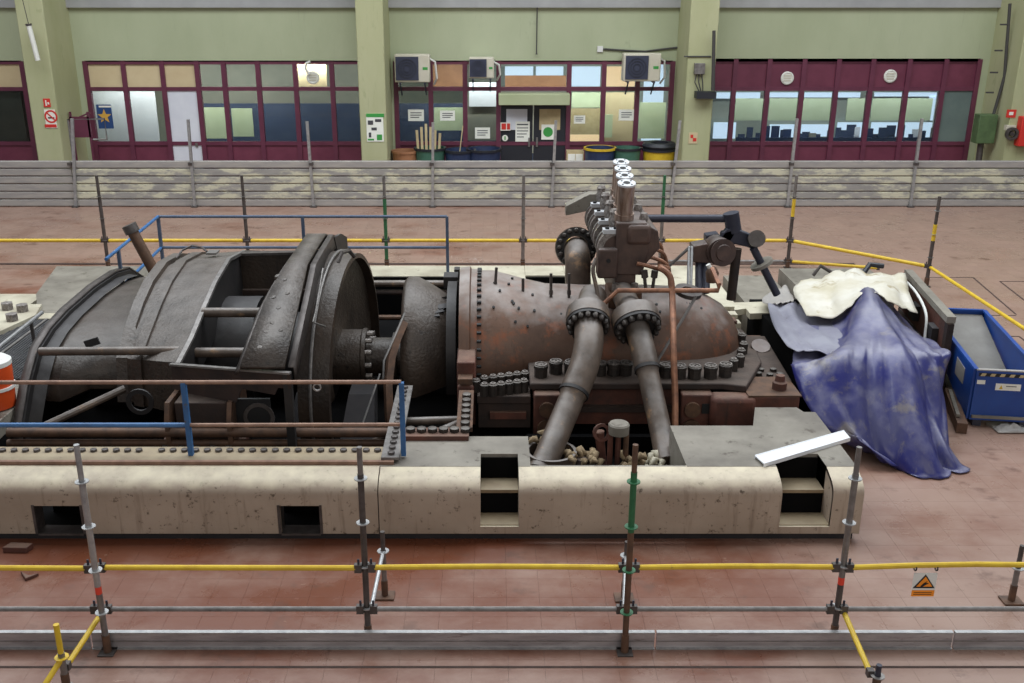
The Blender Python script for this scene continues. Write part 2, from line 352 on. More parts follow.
# rooms behind the glazing
room = sgroup('wall_rooms', (0, YW+5, 0))
M().bb(-24, 24, YW+5, YW+5.2, 0, 5).build('room_back_wall', 'room_wall', room)
M().bb(-24, 24, YW+.3, YW+5, Z62+.05, Z62+.2).build('room_ceiling', 'room_wall', room)
M().bb(-24, 24, YW+.3, YW+5, -.1, 0).build('room_floor', 'room_dark', room)
for x in (wx(375), wx(690), wx(50), wx(1000)): M().bb(x-.1, x+.1, YW+.3, YW+5, 0, Z62).build('room_partition', 'room_wall', room)
for x in (-24, 24): M().bb(x-.1, x+.1, YW+.3, YW+5, 0, Z62).build('room_partition', 'room_wall', room)
# daylight windows at the back of the rooms (seen through the front glazing)
def backwin(x0, x1, y0, y1, m='daylight', depth=4.6):
    a = aY(x0, y0, YW+depth); b = aY(x1, y1, YW+depth); M().bb(a.x, b.x, YW+depth, YW+depth+.06, b.z, a.z).build('outer_window', m, room)
backwin(505, 533, 66, 86); backwin(536, 563, 66, 86); backwin(572, 600, 66, 86); backwin(645, 672, 62, 140)
backwin(712, 760, 92, 98); backwin(770, 800, 92, 97); backwin(805, 860, 92, 97); backwin(875, 940, 92, 96)
backwin(770, 797, 124, 137); backwin(802, 830, 124, 136); backwin(838, 866, 122, 138); backwin(872, 900, 122, 136); backwin(906, 936, 122, 138); backwin(930, 940, 95, 120)
backwin(570, 600, 125, 142, 'daylight_warm'); backwin(604, 640, 66, 86, 'daylight_warm'); backwin(714, 735, 122, 138)
# glazing bays
def glaze(n, bay, muls, zrows, rows, extra=None):
    """muls: x positions (m); zrows: z levels low->high; rows: function (i,k) -> kind of infill"""
    w = sgroup('window_%d' % n, ((muls[0]+muls[-1])/2, YW, 0)); y0, y1 = YW+.02, YW+.14
    for x in muls: M().bb(x-.075, x+.075, y0-.04, y1, 0, zrows[-1]+.04).build('mullion', 'frame_burgundy', w)
    for z in zrows[1:]: M().bb(muls[0], muls[-1], y0-.02, y1-.01, z-.06, z+.06).build('transom', 'frame_burgundy', w)
    for i in range(len(muls)-1):
        for k in range(len(zrows)-1):
            t = rows(i, k)
            if t is None: continue
            a, b, c, d = muls[i]+.075, muls[i+1]-.075, zrows[k]+.06*(k > 0), zrows[k+1]-.06
            if t == 'glass': M().bb(a, b, YW+.07, YW+.082, c, d).build('pane', 'glass', w)
            else: M().bb(a, b, YW+.05, YW+.11, c, d).build('panel', t, w)
    return w
zr = [0, Z143, Z89, Z62]
glaze(1, 0, [-24, -20.5, wx(-35), wx(27)], zr, lambda i, k: 'burgundy' if k == 0 else ('blind_beige' if k == 2 else 'glass'))
m1 = [wx(v, 88) for v in (88,125.5,164,198.5,225,259,296,332.5,361)]
def r1(i, k):
    if i == 2 and k < 2: return None
    if k == 0: return 'burgundy'
    return 'blind_beige' if (k == 2 and i < 3) else 'glass'
w1 = glaze(2, 1, m1, zr, r1)
M().bb(m1[2]+.08, m1[3]-.08, YW+.04, YW+.1, 0, Z89-.06).build('white_door', 'door_white', w1)
M().bb(m1[3]-.28, m1[3]-.2, YW-.02, YW+.05, 1.0, 1.12).build('door_handle', 'steel', w1)
m2 = [wx(v, 88) for v in (396,430.6,465,498.5,569,603.7,637.5,671.6)]
def r2(i, k):
    if i == 3: return 'glass' if k == 2 else None
    if k == 0: return 'burgundy'
    return 'glass'
w2 = glaze(3, 2, m2, zr, r2)
z103 = wz(103)
c = (m2[3]+m2[4])/2
M().bb(m2[3], m2[4], YW-.55, YW+.1, z103, z103+.35).build('door_canopy', 'room_green', w2, bevel=.02)
for k, (a, b) in enumerate(((m2[3]+.08, c-.02), (c+.02, m2[4]-.08))):
    d = M().bb(a, b, YW+.02, YW+.09, 0, z103).build('door_leaf', 'black_plastic', w2)
    M().bb(a+.18, b-.18, YW+.0, YW+.03, 1.55, z103-.18).build('door_pane', 'door_white' if k == 0 else 'wood_light', d)
    M().bb(c-.16 if k == 0 else c+.1, c-.1 if k == 0 else c+.16, YW-.05, YW+.02, 1.0, 1.3).build('door_handle', 'steel', d)
m3 = [wx(v, 100) for v in (707,733,766.6,801,835,869,905,941,974)]
z121 = wz(121)
def r3(i, k):
    if k == 0: return 'burgundy'
    if k == 2: return 'burgundy'
    return 'valve_green' if False else ('panel_grey' if i == 7 else 'glass')
w3 = glaze(4, 3, m3, [0, Z143, Z89, Z58], r3)
# blinds and boards standing just behind the panes
def behind(x0, x1, y0, y1, m, name='blind', depth=1.1, parent=None):
    a = aY(x0, y0, YW+depth); b = aY(x1, y1, YW+depth); M().bb(a.x, b.x, YW+depth, YW+depth+.04, b.z, a.z).build(name, m, parent or room)
for x0, x1 in ((736,764),(770,798),(804,832),(848,867),(873,902),(908,930)): behind(x0, x1, 98, 120, 'board_green')
behind(736, 940, 137, 143, 'room_dark', 'counter', .9)
random.seed(17)
for k in range(26):
    x = 738+8*k+random.uniform(-3, 3); behind(x, x+random.uniform(2, 7), random.uniform(124, 134), 143, random.choice(['room_dark','blind_grey','room_dark','door_white','bin_blue']), 'bench_equipment', 2.0+random.uniform(0, 1.5))
behind(90, 160, 91, 142, 'door_white', 'partition_board', 1.2); behind(202, 228, 107, 138, 'board_green', 'partition_board', 1.2); behind(231, 254, 108, 136, 'board_green', 'partition_board', 1.2)
behind(196, 362, 103, 146, 'room_dark', 'blue_curtain', 2.2); behind(196, 362, 62, 103, 'blind_grey', 'partition_board', 2.3)
behind(297, 327, 63, 86, 'blind_beige', 'blind', .5)
behind(396, 500, 103, 146, 'room_dark', 'blue_curtain', 2.2); behind(434, 463, 107, 130, 'board_green', 'partition_board', 1.3); behind(467, 498, 93, 140, 'blind_grey', 'partition_board', 1.0)
behind(432, 464, 64, 86, 'orange_bin', 'blind', 2.6); behind(469, 498, 82, 106, 'door_white', 'blind', .9)
behind(640, 664, 102, 138, 'board_green', 'partition_board', 1.3); behind(605, 636, 92, 145, 'blind_beige', 'partition_board', 1.6); behind(505, 566, 75, 90, 'orange_bin', 'blind', 2.6)
behind(571, 600, 108, 134, 'wood_light', 'notice_sheets', 1.2); behind(572, 600, 92, 107, 'board_green', 'blind', 1.4); behind(604, 612, 114, 137, 'board_green', 'notice_sheets', 1.2)
behind(-30, 28, 90, 142, 'blind_grey', 'partition_board', .35)
area('office_fill', (wx(230), YW+.36, Z62-.05), (math.radians(30), 0, 0), 9, .08, 230, (1, .97, .9)); area('office_fill', (wx(540), YW+.36, Z62-.05), (math.radians(30), 0, 0), 9, .08, 230, (1, .97, .9)); area('office_fill', (wx(850), YW+.36, Z62-.05), (math.radians(30), 0, 0), 9, .08, 170, (.95, .97, 1))  # unseen fill lamps added behind the glazing to brighten boards and rooms
# ================================================================ THINGS ON THE BACK WALL
def flat(name, x0, x1, y0, y1, Y, m, parent=None, t=.02):
    a = aY(x0, y0, Y); b = aY(x1, y1, Y); return M().bb(min(a.x,b.x), max(a.x,b.x), Y-t, Y, min(a.z,b.z), max(a.z,b.z)).build(name, m, parent)
def aircon(px0, px1, py0, py1, label, grp='air conditioner outdoor units on the office front'):
    Y = YW-.62; a = aY(px0, py0, Y); b = aY(px1, py1, Y); cx = (a.x+b.x)/2; w = b.x-a.x; h = a.z-b.z
    t = thing('air_conditioner', (cx, YW-.3, b.z), label, 'air conditioner', grp)
    M().bb(a.x, b.x, Y, YW-.12, b.z, a.z).build('casing', 'ac_white', t, bevel=.03)
    f = V(a.x+w*.36, Y-.01, b.z+h*.5)
    fo = M().bb(f.x-h*.42, f.x+h*.42, Y-.035, Y+.01, f.z-h*.42, f.z+h*.42); fo = fo.build('fan_opening', 'ac_dark', t)
    for k in range(3): M().ring(f+V(0,-.04,0), (0,-1,0), h*(.14+.1*k), h*(.125+.1*k), .012, 18).build('fan_guard', 'black_plastic', fo)
    M().bb(b.x-w*.2, b.x-w*.06, Y-.008, Y+.002, b.z+h*.45, b.z+h*.55).build('badge', 'sign_green', t)
    for x in (a.x+w*.15, b.x-w*.15):
        m = M().beam((x, YW+.01, b.z-.03), (x, Y, b.z-.03), .05, .05).beam((x, YW+.01, b.z-.45), (x, Y+.08, b.z-.05), .04, .04); m.build('bracket', 'ac_dark', t)
    M().tube([(b.x-.02, YW-.3, a.z-.15), (b.x+.16, YW-.3, a.z-.25), (b.x+.2, YW-.25, b.z+.1), (b.x+.1, YW-.05, b.z-.1)], .035, 8).build('refrigerant_line', 'white_plastic', t)
aircon(394, 430, 54, 82, 'largest white air conditioner unit beside the notice column, leftmost of three')
aircon(469, 494, 57, 78, 'small white air conditioner unit above the office doors left side, middle of three')
aircon(624, 660, 53, 81, 'white air conditioner unit right of the office doors, rightmost of three')
# signs
def sign(name, x0, x1, y0, y1, Y, m, label, cat, marks=()):
    a = aY(x0, y0, Y); b = aY(x1, y1, Y)
    t = thing(name, ((a.x+b.x)/2, Y, b.z), label, cat); flat('plate', x0, x1, y0, y1, Y, m, t)
    for nm, u0, u1, v0, v1, mm in marks:
        flat(nm, x0+(x1-x0)*u0, x0+(x1-x0)*u1, y0+(y1-y0)*v0, y0+(y1-y0)*v1, Y-.02, mm, t, .006)
    return t
CY = YW-1.9
sign('extinguisher_sign', 43, 51, 98, 106.5, CY, 'sign_red', 'small red fire extinguisher sign on the leftmost column', 'sign', [('pictogram',.25,.5,.2,.85,'sign_white'),('pictogram',.55,.8,.45,.7,'sign_white')])
t = sign('no_smoking_sign', 44, 57.5, 109, 127.5, CY, 'sign_white', 'white prohibition sign with red ring on the leftmost column', 'sign', [('caption_bar',.05,.95,.8,.97,'sign_red')])
p = aY(51, 116, CY-.02); M().ring(p, (0,-1,0), .2, .15, .008, 24).build('red_ring', 'sign_red', t)
M().beam(p+V(-.12,-.006,.12), p+V(.12,-.006,-.12), .04, .006, (0,1,0)).build('red_bar', 'sign_red', t)
M().beam(p+V(-.1,-.004,-.04), p+V(.1,-.004,-.04), .004, .04).build('cigarette', 'black', t)
p = wp(71, 103, .0); t = thing('fire_bell', p, 'small red fire alarm bell on the wall beside the left column', 'alarm')
M().lathe([(0,.12),(.06,.14),(.12,.1),(.14,.02)], p, (0,-1,0), 16).build('bell', 'sign_red', t); M().bb(p.x-.05, p.x+.05, p.y-.03, p.y, p.z-.2, p.z-.1).build('back_box', 'sign_red', t)
sign('star_poster', 96, 114, 104, 128, YW+.03, 'sign_blue', 'blue poster with a gold star on the left office window', 'poster', [('caption_bar',.15,.85,.05,.12,'sign_white')])
p = aY(104.5, 116, YW+.0); m = M(); q = []
for k in range(10):
    r = .24 if k % 2 == 0 else .1; q.append(p+V(r*math.sin(k*PI/5), 0, r*math.cos(k*PI/5)))
st = m.prism(q, (0, .006, 0)).build('gold_star', 'sign_gold', bpy.data.objects['star_poster'])
t = sign('notice_board', 366, 384, 113, 141, CY, 'paper', 'white notice board with green drawings on the second column', 'notice board',
     [('header',0,1,0,.13,'sign_green'),('drawing',.1,.4,.25,.4,'ink'),('drawing',.5,.85,.2,.3,'ink'),('drawing',.3,.6,.5,.6,'ink'),('drawing',.15,.3,.68,.85,'ink'),('drawing',.6,.9,.75,.95,'sign_green'),('drawing',.1,.45,.9,.96,'sign_green')])
for x0, x1, y0, y1, lb in ((408,424,109,120.5,'white paper notice on the dark pane right of the notice column'),(440,455,110,120,'white paper notice on a light green pane left of the doors'),(475,490,127,138,'white paper notice low on the pane beside the office doors'),(574,585,115,123,'small paper notice on the pane right of the office doors'),(619,634,109,120,'white paper notice on the tan pane below the right air conditioner')):
    sign('paper_notice', x0, x1, y0, y1, YW+.05, 'paper', lb, 'notice', [('text_line',.15,.85,.25,.32,'ink'),('text_line',.15,.85,.45,.52,'ink'),('text_line',.15,.7,.65,.72,'ink')])
sign('door_poster', 515.5, 529.5, 121, 141, YW-.0, 'paper', 'white printed poster on the left office door', 'poster', [('text_line',.1,.9,.12,.18,'ink'),('text_line',.1,.9,.3,.34,'ink'),('text_line',.1,.9,.45,.49,'ink'),('text_line',.1,.8,.6,.64,'ink'),('text_line',.1,.6,.75,.79,'ink')])
t = sign('green_dot_poster', 541.5, 554, 124, 139, YW-.0, 'paper', 'white poster with a green disc on the right office door', 'poster')
p = aY(548, 131.5, YW-.02); M().cyl(p, p+V(0,-.006,0), .16, 20).build('green_disc', 'sign_green', t)
sign('red_door_sign', 500.5, 510.5, 122, 130, YW-.04, 'sign_white', 'small red and white sign left of the office doors', 'sign', [('red_field',.1,.55,.12,.88,'sign_red'),('red_field',.65,.95,.12,.88,'sign_red')])
p = aY(505, 137.5, YW-.04); t = thing('oval_sign', p, 'small white oval plaque below the red door sign', 'sign')
M().lathe([(0,.001),(0,.1),(.02,.1),(.02,.001)], p, (0,-1,0), 18).build('plate', 'sign_white', t); M().bb(p.x-.02, p.x+.02, p.y-.03, p.y-.02, p.z-.06, p.z+.06).build('mark', 'sign_green', t)
# round fittings in the window tops
def rnd(px, py, label, Y):
    p = aY(px, py, Y); t = thing('round_vent', p, label, 'vent', 'round vents in the office window tops')
    M().lathe([(0,.001),(0,.21),(.05,.21),(.07,.17),(.05,.15),(.05,.001)], p, (0,-1,0), 22).build('rim', 'lamp_white', t)
    for k in (-1, 0, 1): M().bb(p.x-.12, p.x+.12, p.y-.07, p.y-.045, p.z+k*.08-.015, p.z+k*.08+.015).build('louvre', 'ac_white', t)
    return t
t = rnd(313, 77, 'round white vent with hooked white hose on the left office window', YW+.05)
p = aY(313, 77, YW-.03); M().tube([p+V(-.1,-.05,.1), p+V(-.22,-.05,.28), p+V(-.18,-.05,.45), p+V(-.05,-.05,.5)], .045, 8).build('hose', 'white_plastic', t)
rnd(787, 77.5, 'round white vent on the burgundy panel, left of the right-hand pair', YW+.05)
rnd(890, 75.5, 'round white vent on the burgundy panel, right of the right-hand pair', YW+.05)
# hanging fluorescent tube
p = aY(34, 30, CY-.35); t = thing('hanging_lamp', (p.x, p.y, aY(36, 60, CY-.35).z), 'fluorescent tube lamp hanging upright by a cord before the left column', 'lamp')
b = aY(38, 60, CY-.35); M().cyl(b, b+V(-.12,0,1.0), .075, 12).build('tube', 'lamp_white', t); M().cyl(b+V(-.12,0,1.0), b+V(-.125,0,1.06), .09, 12).build('cap', 'steel_dark', t); M().cyl(b+V(-.125,0,1.05), (b.x-.5, b.y, ZTOP), .012, 6).build('cord', 'cable', t)
p = aY(536.5, 54, YW-.1); tag(M().tube([p, p+V(0,0,.06), p+V(0,0,5)], [.035,.02,.02], 8).build('pull_cord', 'cable'), 'thin dark cord hanging down the green wall above the doors', 'cord')
# cable and junction box to the right column
p = aY(600, 48.5, YW); t = thing('wall_cable', p, 'black cable with white junction box on the wall above the right air conditioner', 'cable')
M().bb(p.x-.09, p.x+.09, YW-.06, YW, p.z-.09, p.z+.09).build('junction_box', 'white_plastic', t)
M().tube([aY(603,48.5,YW-.04), aY(625,50,YW-.04), aY(645,51,YW-.04), aY(660,49,YW-.04), aY(678,47,YW-.04)], .03, 8).build('cable', 'cable', t)
# column 3 fittings
p = aY(699, 68, CY); t = thing('switch_box', p, 'grey switch box with loose wires on the third column', 'switch box')
M().bb(p.x-.16, p.x+.16, CY-.14, CY, p.z-.16, p.z+.16).build('box', 'steel', t, bevel=.01)
for k in (-1, 0, 1): M().tube([p+V(k*.08,-.06,-.15), p+V(k*.12,-.1,-.4), p+V(k*.05+.1,-.08,-.7)], .018, 6).build('wire', 'cable', t)
q = aY(704, 93, CY); t = thing('wall_shelf', q, 'black bracket tray low on the third column', 'bracket')
M().bb(q.x-.3, q.x+.3, CY-.4, CY, q.z-.12, q.z+.08).build('tray', 'black_plastic', t); M().tube([aY(713,90,CY-.25), aY(714,30,CY-.25)], [.06,.05], 8).build('upright_pipe', 'cable', t)
M().tube([aY(684,56,CY-.02), aY(711,56,CY-.02)], .025, 6).build('strap', 'cable', t)
sign('faded_notice', 689, 697, 132, 143, CY, 'blind_beige', 'faded stained notice low on the third column', 'notice', [('red_mark',.2,.5,.2,.5,'sign_red'),('red_mark',.5,.9,.5,.8,'sign_red')])
# right hand column pipework
p = aY(984, 128, YW-1.2); t = thing('green_valve_box', (p.x, YW-1.2, p.z-.4), 'green painted electrical box with riser pipe at the far right column', 'electrical box')
M().bb(p.x-.28, p.x+.3, YW-1.4, YW-1.0, p.z-.45, p.z+.45).build('box', 'valve_green', t, bevel=.02); M().bb(p.x+.3, p.x+.6, YW-2.0, YW-1.85, p.z+.05, p.z+.2).build('side_lever', 'ac_white', t)
M().tube([p+V(.25,.05,.4), p+V(.4,.05,1.6), aY(1010,3,YW-1.25)], .05, 8).build('riser_pipe', 'cable', t)
M().tube([p+V(0,.05,-.4), p+V(.05,.05,-2)], .1, 8).build('drain_pipe', 'steel_dark', t)
for y in (24, 50, 72, 92): 
    a = aY(1008-(y-5)*.21, y, YW-1.25); M().beam(a+V(-.12,0,0), a+V(.12,0,0), .04, .05).build('pipe_clip', 'cable', t)
sign('fire_sign', 1007, 1015, 109, 117, CY, 'sign_red', 'red fire sign on the far right column', 'sign', [('pictogram',.3,.75,.3,.7,'sign_white')])
p = aY(1019, 130, CY); tag(M().bb(p.x-.1, p.x+.4, CY-.3, CY, p.z-.45, p.z+.45).build('hose_cabinet', 'sign_red', bevel=.02), 'red fire hose cabinet at the right picture edge', 'cabinet')
p = aY(1011, 133, CY-.12); t = thing('hose_valve', p, 'grey round hose valve beside the red cabinet', 'valve')
M().ring(p, (0,-1,0), .2, .12, .1, 16).build('wheel', 'steel_dark', t); M().cyl(p+V(0,.12,0), p+V(0,-.08,0), .07, 10).build('stem', 'steel_dark', t)
# dark display stand behind fence at left
a = aY(88, 140, YW-1.2); t = thing('display_easel', (a.x, a.y, 0), 'dark red framed stand beside the left column', 'stand')
M().beam(aY(72,120,YW-1.2), aY(90,112,YW-1.2), .05, .05).build('rail', 'frame_burgundy', t); M().bb(a.x-.5, a.x+.15, a.y-.03, a.y+.03, a.z+.1, a.z+.75).build('board', 'frame_burgundy', t)
for x in (a.x-.45, a.x+.1): M().bb(x-.03, x+.03, a.y-.03, a.y+.03, 0, a.z+.9).build('leg', 'frame_burgundy', t)
# bins in front of the offices
def bin_(px, pytop, r, m, label, rim='black_plastic', Y=YW-.9, fill=None):
    p = aY(px, pytop, Y); t = thing('bin', (p.x, Y, 0), label, 'bin', 'bins before the office front'); h = p.z
    M().lathe([(0,.001),(0,r*.82),(h,r),(h,r*.9),(.1,r*.75),(.1,.001)], (p.x,Y,0), (0,0,1), 20).build('body', m, t)
    M().ring((p.x,Y,h-.06), (0,0,1), r*1.06, r*.95, .07, 20).build('rim', rim, t)
    return t, p, h
bin_(405, 150, .42, 'orange_bin', 'orange brown bin at the foot of the notice column', 'orange_bin')
t, p, h = bin_(430, 147, .5, 'bin_green', 'green bin full of upright pale slats')
for k in range(6): M().beam((p.x-.35+.12*k, p.y-.1, .3), (p.x-.42+.15*k, p.y+.05, h+.75-.1*abs(k-2)), .08, .03).build('slat', 'wood_light', t)
t, p, h = bin_(460, 149, .5, 'bin_blue', 'dark blue bin with one pale stick leaning out'); M().beam((p.x-.1, p.y, .3), (p.x+.1, p.y, h+.75), .07, .03).build('stick', 'wood_light', t)
bin_(484, 148, .55, 'bin_blue', 'dark blue bin left of the office doors')
bin_(600, 147, .5, 'bin_blue', 'dark blue bin with yellow lining right of the doors', 'yellow'); bin_(627, 147, .45, 'bin_green', 'grey green round bin between two others right of the doors')
t, p, h = bin_(659, 148, .52, 'yellow', 'yellow bin with dark rim and tyre by the third column'); M().lathe([(0,.3),(.0,.5),(.1,.56),(.2,.5),(.2,.3),(0,.3)], (p.x,p.y,h), (0,0,1), 20).build('tyre', 'black_plastic', t)
p = aY(575, 150, YW-.6); t = thing('small_cabinet', (p.x, p.y, 0), 'small cream cabinet right of the office doors', 'cabinet'); M().bb(p.x-.28, p.x+.28, p.y-.2, p.y+.2, 0, p.z).build('body', 'wood_light', t)
M().bb(p.x-.24, p.x-.01, p.y-.22, p.y-.2, .1, p.z-.08).build('door', 'paper', t); M().bb(p.x+.01, p.x+.24, p.y-.22, p.y-.2, .1, p.z-.08).build('door', 'paper', t)
# ================================================================ HOARDING FENCE
YF = 28.7
zt = aY(500, 160, YF).z
fx = [aZ(x, 205, 0).x for x in (-40, 79, 197, 315, 433, 551, 669, 785, 907, 1028, 1150)]
rib_h = zt/6
slat = {}
random.seed(3)
def panel(k, xa, xb):
    L = xb-xa-.02
    t = thing('hoarding_panel', ((xa+xb)/2, YF, 0), 'ribbed grey metal hoarding panel with flaking cream paint, %s from the left' % ORD[k], 'fence panel', 'hoarding panels along the hall')
    for j in range(6):
        z0 = j*rib_h; m = M()
        prof = [(0,z0+.004),(-.05,z0+.03),(-.05,z0+rib_h-.03),(0,z0+rib_h-.004),(.02,z0+rib_h-.004),(.02,z0+.004)]
        m.prism([(xa+.01, YF+y, z) for y, z in prof], (L, 0, 0))
        m.build('rib', 'hoarding' if 0 < j < 5 and k not in (0,) else 'hoarding_grey', t)
for k in range(10): panel(k, fx[k], fx[k+1])
hp = [(72,118),(188,119),(307,121),(433,122),(556,120),(680,120),(797,118),(922,118)]
for k, (px, py) in enumerate(hp):
    x = fx[k+1]; top = aY(px, py, YF-.1).z
    t = thing('fence_post', (x, YF-.1, 0), 'thin grey steel post standing up from the hoarding, %s from the left' % ORD[k], 'post', 'hoarding posts')
    M().beam((x, YF-.1, 0), (aY(px, py, YF-.1).x, YF-.1, top), .075, .075, (0,1,0)).build('shaft', 'galv', t); M().bb(x-.09, x+.09, YF-.2, YF-.055, 0, .04).build('foot', 'steel_dark', t)
    M().bb(x-.06, x+.06, YF-.16, YF-.04, zt-.12, zt-.04).build('clip', 'steel_dark', t)
p = aZ(71, 204, 0); t = thing('cable_coil', (p.x, p.y, 0), 'dark bundle lying at the foot of the hoarding on the left', 'coil')
M().lathe([(.0,.1),(.0,.2),(.1,.24),(.2,.2),(.2,.1),(0,.1)], (p.x,p.y,0), (0,0,1), 16).build('coil', 'black_plastic', t); M().tube([(p.x+.2,p.y,.1),(p.x+.32,p.y-.03,.16),(p.x+.36,p.y,.05)], .04, 6).build('loose_end', 'black_plastic', t)
# open gate frame at left, in front of the column
a = aY(68, 119, YF+1.0); b = aY(107, 139, YF+1.0); t = thing('gate_frame', ((a.x+b.x)/2, YF+1, 0), 'open grey tubular frame rising behind the hoarding at left', 'frame')
M().tube([(a.x, YF+1, 0), (a.x, YF+1, a.z), (b.x, YF+1, a.z+.02), (b.x, YF+1, b.z), (b.x-.4, YF+1, b.z)], .035, 8).build('tube', 'steel', t)
# ================================================================ MACHINE BASE
X0, XM, X1 = -9.6, -1.28, 4.25
ZD = .8
def front_profile(zb):
    out = [(10.11, zb), (10.11, .595), (10.118, .635), (10.135, .665), (10.165, .695), (10.215, .728), (10.25, .742), (10.42, .796)]
    inn = [(y+.035, z-.035) for y, z in reversed(out)]; inn[-1] = (10.15, zb)
    return out+[(10.46, .798), (10.46, .765)]+inn
base = thing('machine_base', (-2.6, 14, 0), 'long cream machine base with rounded front edge and dark kick strip', 'machine base')
def seg(xa, xb, zb=.1): M().prism([(xa, y, z) for y, z in front_profile(zb)], (xb-xa, 0, 0)).build('front_panel', 'cream', base, sharp=30)
w1a, w1b, w2a, w2b = -5.2, -4.68, -2.4, -1.95
s1a, s1b, s2a, s2b = -.11, .33, 3.32, 3.9
for a, b, z in ((X0, w1a, .1), (w1a, w1b, .46), (w1b, w2a, .1), (w2a, w2b, .46), (w2b, XM, .1), (XM+.012, s1a, .1), (s1b, s2a, .1), (s2b, X1, .1)): seg(a, b, z)
M().bb(X0, X1-.05, 10.17, 10.24, 0, .1).build('kick_strip', 'kick', base)
for a, b in ((w1a, w1b), (w2a, w2b)):
    M().bb(a-.03, a, 10.1, 10.3, .1, .47).bb(b, b+.03, 10.1, 10.3, .1, .47).bb(a, b, 10.1, 10.3, .08, .105).build('hatch_frame', 'steel_dark', base)
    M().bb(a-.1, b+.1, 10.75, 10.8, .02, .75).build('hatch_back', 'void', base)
def sidefill(x, m='cream'):
    pr = front_profile(.1)[:9]; M().prism([(x, y+.004, z-.004) for y, z in pr]+[(x, 10.9, .79), (x, 10.9, .1)], (.03, 0, 0)).build('side_plate', m, base)
for x in (s1a-.03, s1b, s2a-.03, s2b, X1-.03): sidefill(x)
for a, b in ((s1a, s1b), (s2a, s2b)):
    M().bb(a, b, 10.11, 10.14, .1, .19).build('step_lip', 'cream', base); M().bb(a, b, 10.14, 10.42, .16, .2).build('step_tread', 'rim_tan', base); M().bb(a, b, 10.42, 10.72, .46, .5).build('step_tread', 'rim_tan', base)
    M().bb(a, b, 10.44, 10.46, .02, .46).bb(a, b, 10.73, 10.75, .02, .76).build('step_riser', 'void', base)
# decks
def deck(xa, xb, ya, yb, m='deck_grey', z0=0, z1=ZD, bev=.012): return M().bb(xa, xb, ya, yb, z0, z1).build('deck_plate', m, base, bevel=bev)
M().prism([(XM,10.43,.8),(s1a,10.43,.8),(s1a,10.76,.8),(s1b,10.76,.8),(s1b,10.43,.8),(.47,10.43,.8),(.47,11.25,.8),(XM,11.25,.8)], (0,0,-.78)).build('deck_plate', 'deck_grey', base)
deck(.47, 2.28, 10.43, 10.47, z0=.6)
M().prism([(2.28,10.43,.8),(s2a,10.43,.8),(s2a,10.76,.8),(s2b,10.76,.8),(s2b,10.43,.8),(X1,10.43,.8),(X1,12.0,.8),(4.1,12.0,.8),(4.05,12.15,.8),(3.5,12.15,.8),(3.33,11.57,.8),(2.28,11.57,.8)], (0,0,-.78)).build('deck_plate', 'deck_grey', base)
deck(-6.25, -.4, 18.5, 19.25, 'deck_cream'); deck(-.4, .68, 16.3, 19.25, 'deck_cream'); deck(1.45, 4.3, 16.2, 19.25, 'deck_cream'); deck(.68, 1.45, 18.55, 19.25, 'deck_cream'); deck(.68, 1.45, 16.3, 17.35, 'deck_cream')
M().prism([(-7.7,16.2,.8),(-6.25,16.2,.8),(-6.25,19.2,.8),(-8.6,19.2,.8),(-8.2,17.3,.8)], (0,0,-.78)).build('deck_plate', 'deck_grey', base); deck(-7.7, -6.25, 15.9, 16.2, 'deck_cream')
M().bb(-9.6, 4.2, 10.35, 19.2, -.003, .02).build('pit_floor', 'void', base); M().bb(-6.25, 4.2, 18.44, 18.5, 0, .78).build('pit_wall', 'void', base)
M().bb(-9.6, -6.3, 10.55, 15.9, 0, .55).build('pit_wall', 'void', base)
# riveted rims
hexb = data(M().lathe([(0,.042),(.03,.042),(.034,.03),(.034,.001)], (0,0,0), (0,0,1), 6), 'steel_dark')
rim = M().bb(X0, -1.12, 10.5, 10.88, .8, .835).build('riveted_rim', 'rust_pipe', base); rim.data.materials[0] = MATS['rim_tan']
M().bb(X0, -1.12, 10.47, 10.52, .775, .84).build('rim_edge', 'brown_rail', base)
x = -9.3
while x < -1.2:
    if abs(x+4.0) > .06: inst(hexb, 'rivet', (x, 10.76, .835), base)
    x += .135
M().bb(-1.27, -1.06, 10.52, 12.75, .835, .87).build('riveted_rim', 'steel', base)
for k in range(15): inst(hexb, 'rivet', (-1.16, 10.62+.145*k, .87), base)
M().bb(-1.06, -.26, 11.12, 11.38, .8, .86).build('riveted_rim', 'rust_red', base); M().bb(-.42, -.22, 11.38, 12.6, .8, .86).build('riveted_rim', 'rust_pipe', base)
bigr = data(M().lathe([(0,.06),(.05,.06),(.06,.04),(.06,.001)], (0,0,0), (0,0,1), 8), 'bolt')
for k in range(6): inst(bigr, 'rivet', (-.98+.135*k, 11.26, .86), base)
for k in range(6): inst(bigr, 'rivet', (-.31, 11.45+.18*k, .86), base)
M().cyl((-1.1, 12.1, .62), (-.4, 12.15, .62), .055).cyl((-1.05, 11.35, .62), (-.35, 12.1, .62), .055).build('strut', 'pipe_grey', base)
# grating walkway at left
mb = M()
for k in range(48): mb.bb(-8.5+.046*k, -8.49+.046*k, 13.2, 15.85, .74, .8)
for k in range(58): mb.bb(-8.5, -6.3, 13.2+.046*k, 13.21+.046*k, .745, .795)
mb.build('walkway_grating', 'grating', base, kind='stuff'); M().bb(-8.55, -6.28, 13.15, 15.88, .56, .6).build('grating_tray', 'steel_dark', base)
M().bb(-7.42, -7.38, 13.2, 15.86, .76, .812).build('grating_edge', 'steel', base)
M().bb(-9.4, -6.3, 11.0, 13.15, .55, .78).build('deck_plate', 'deck_grey', base, bevel=.01)
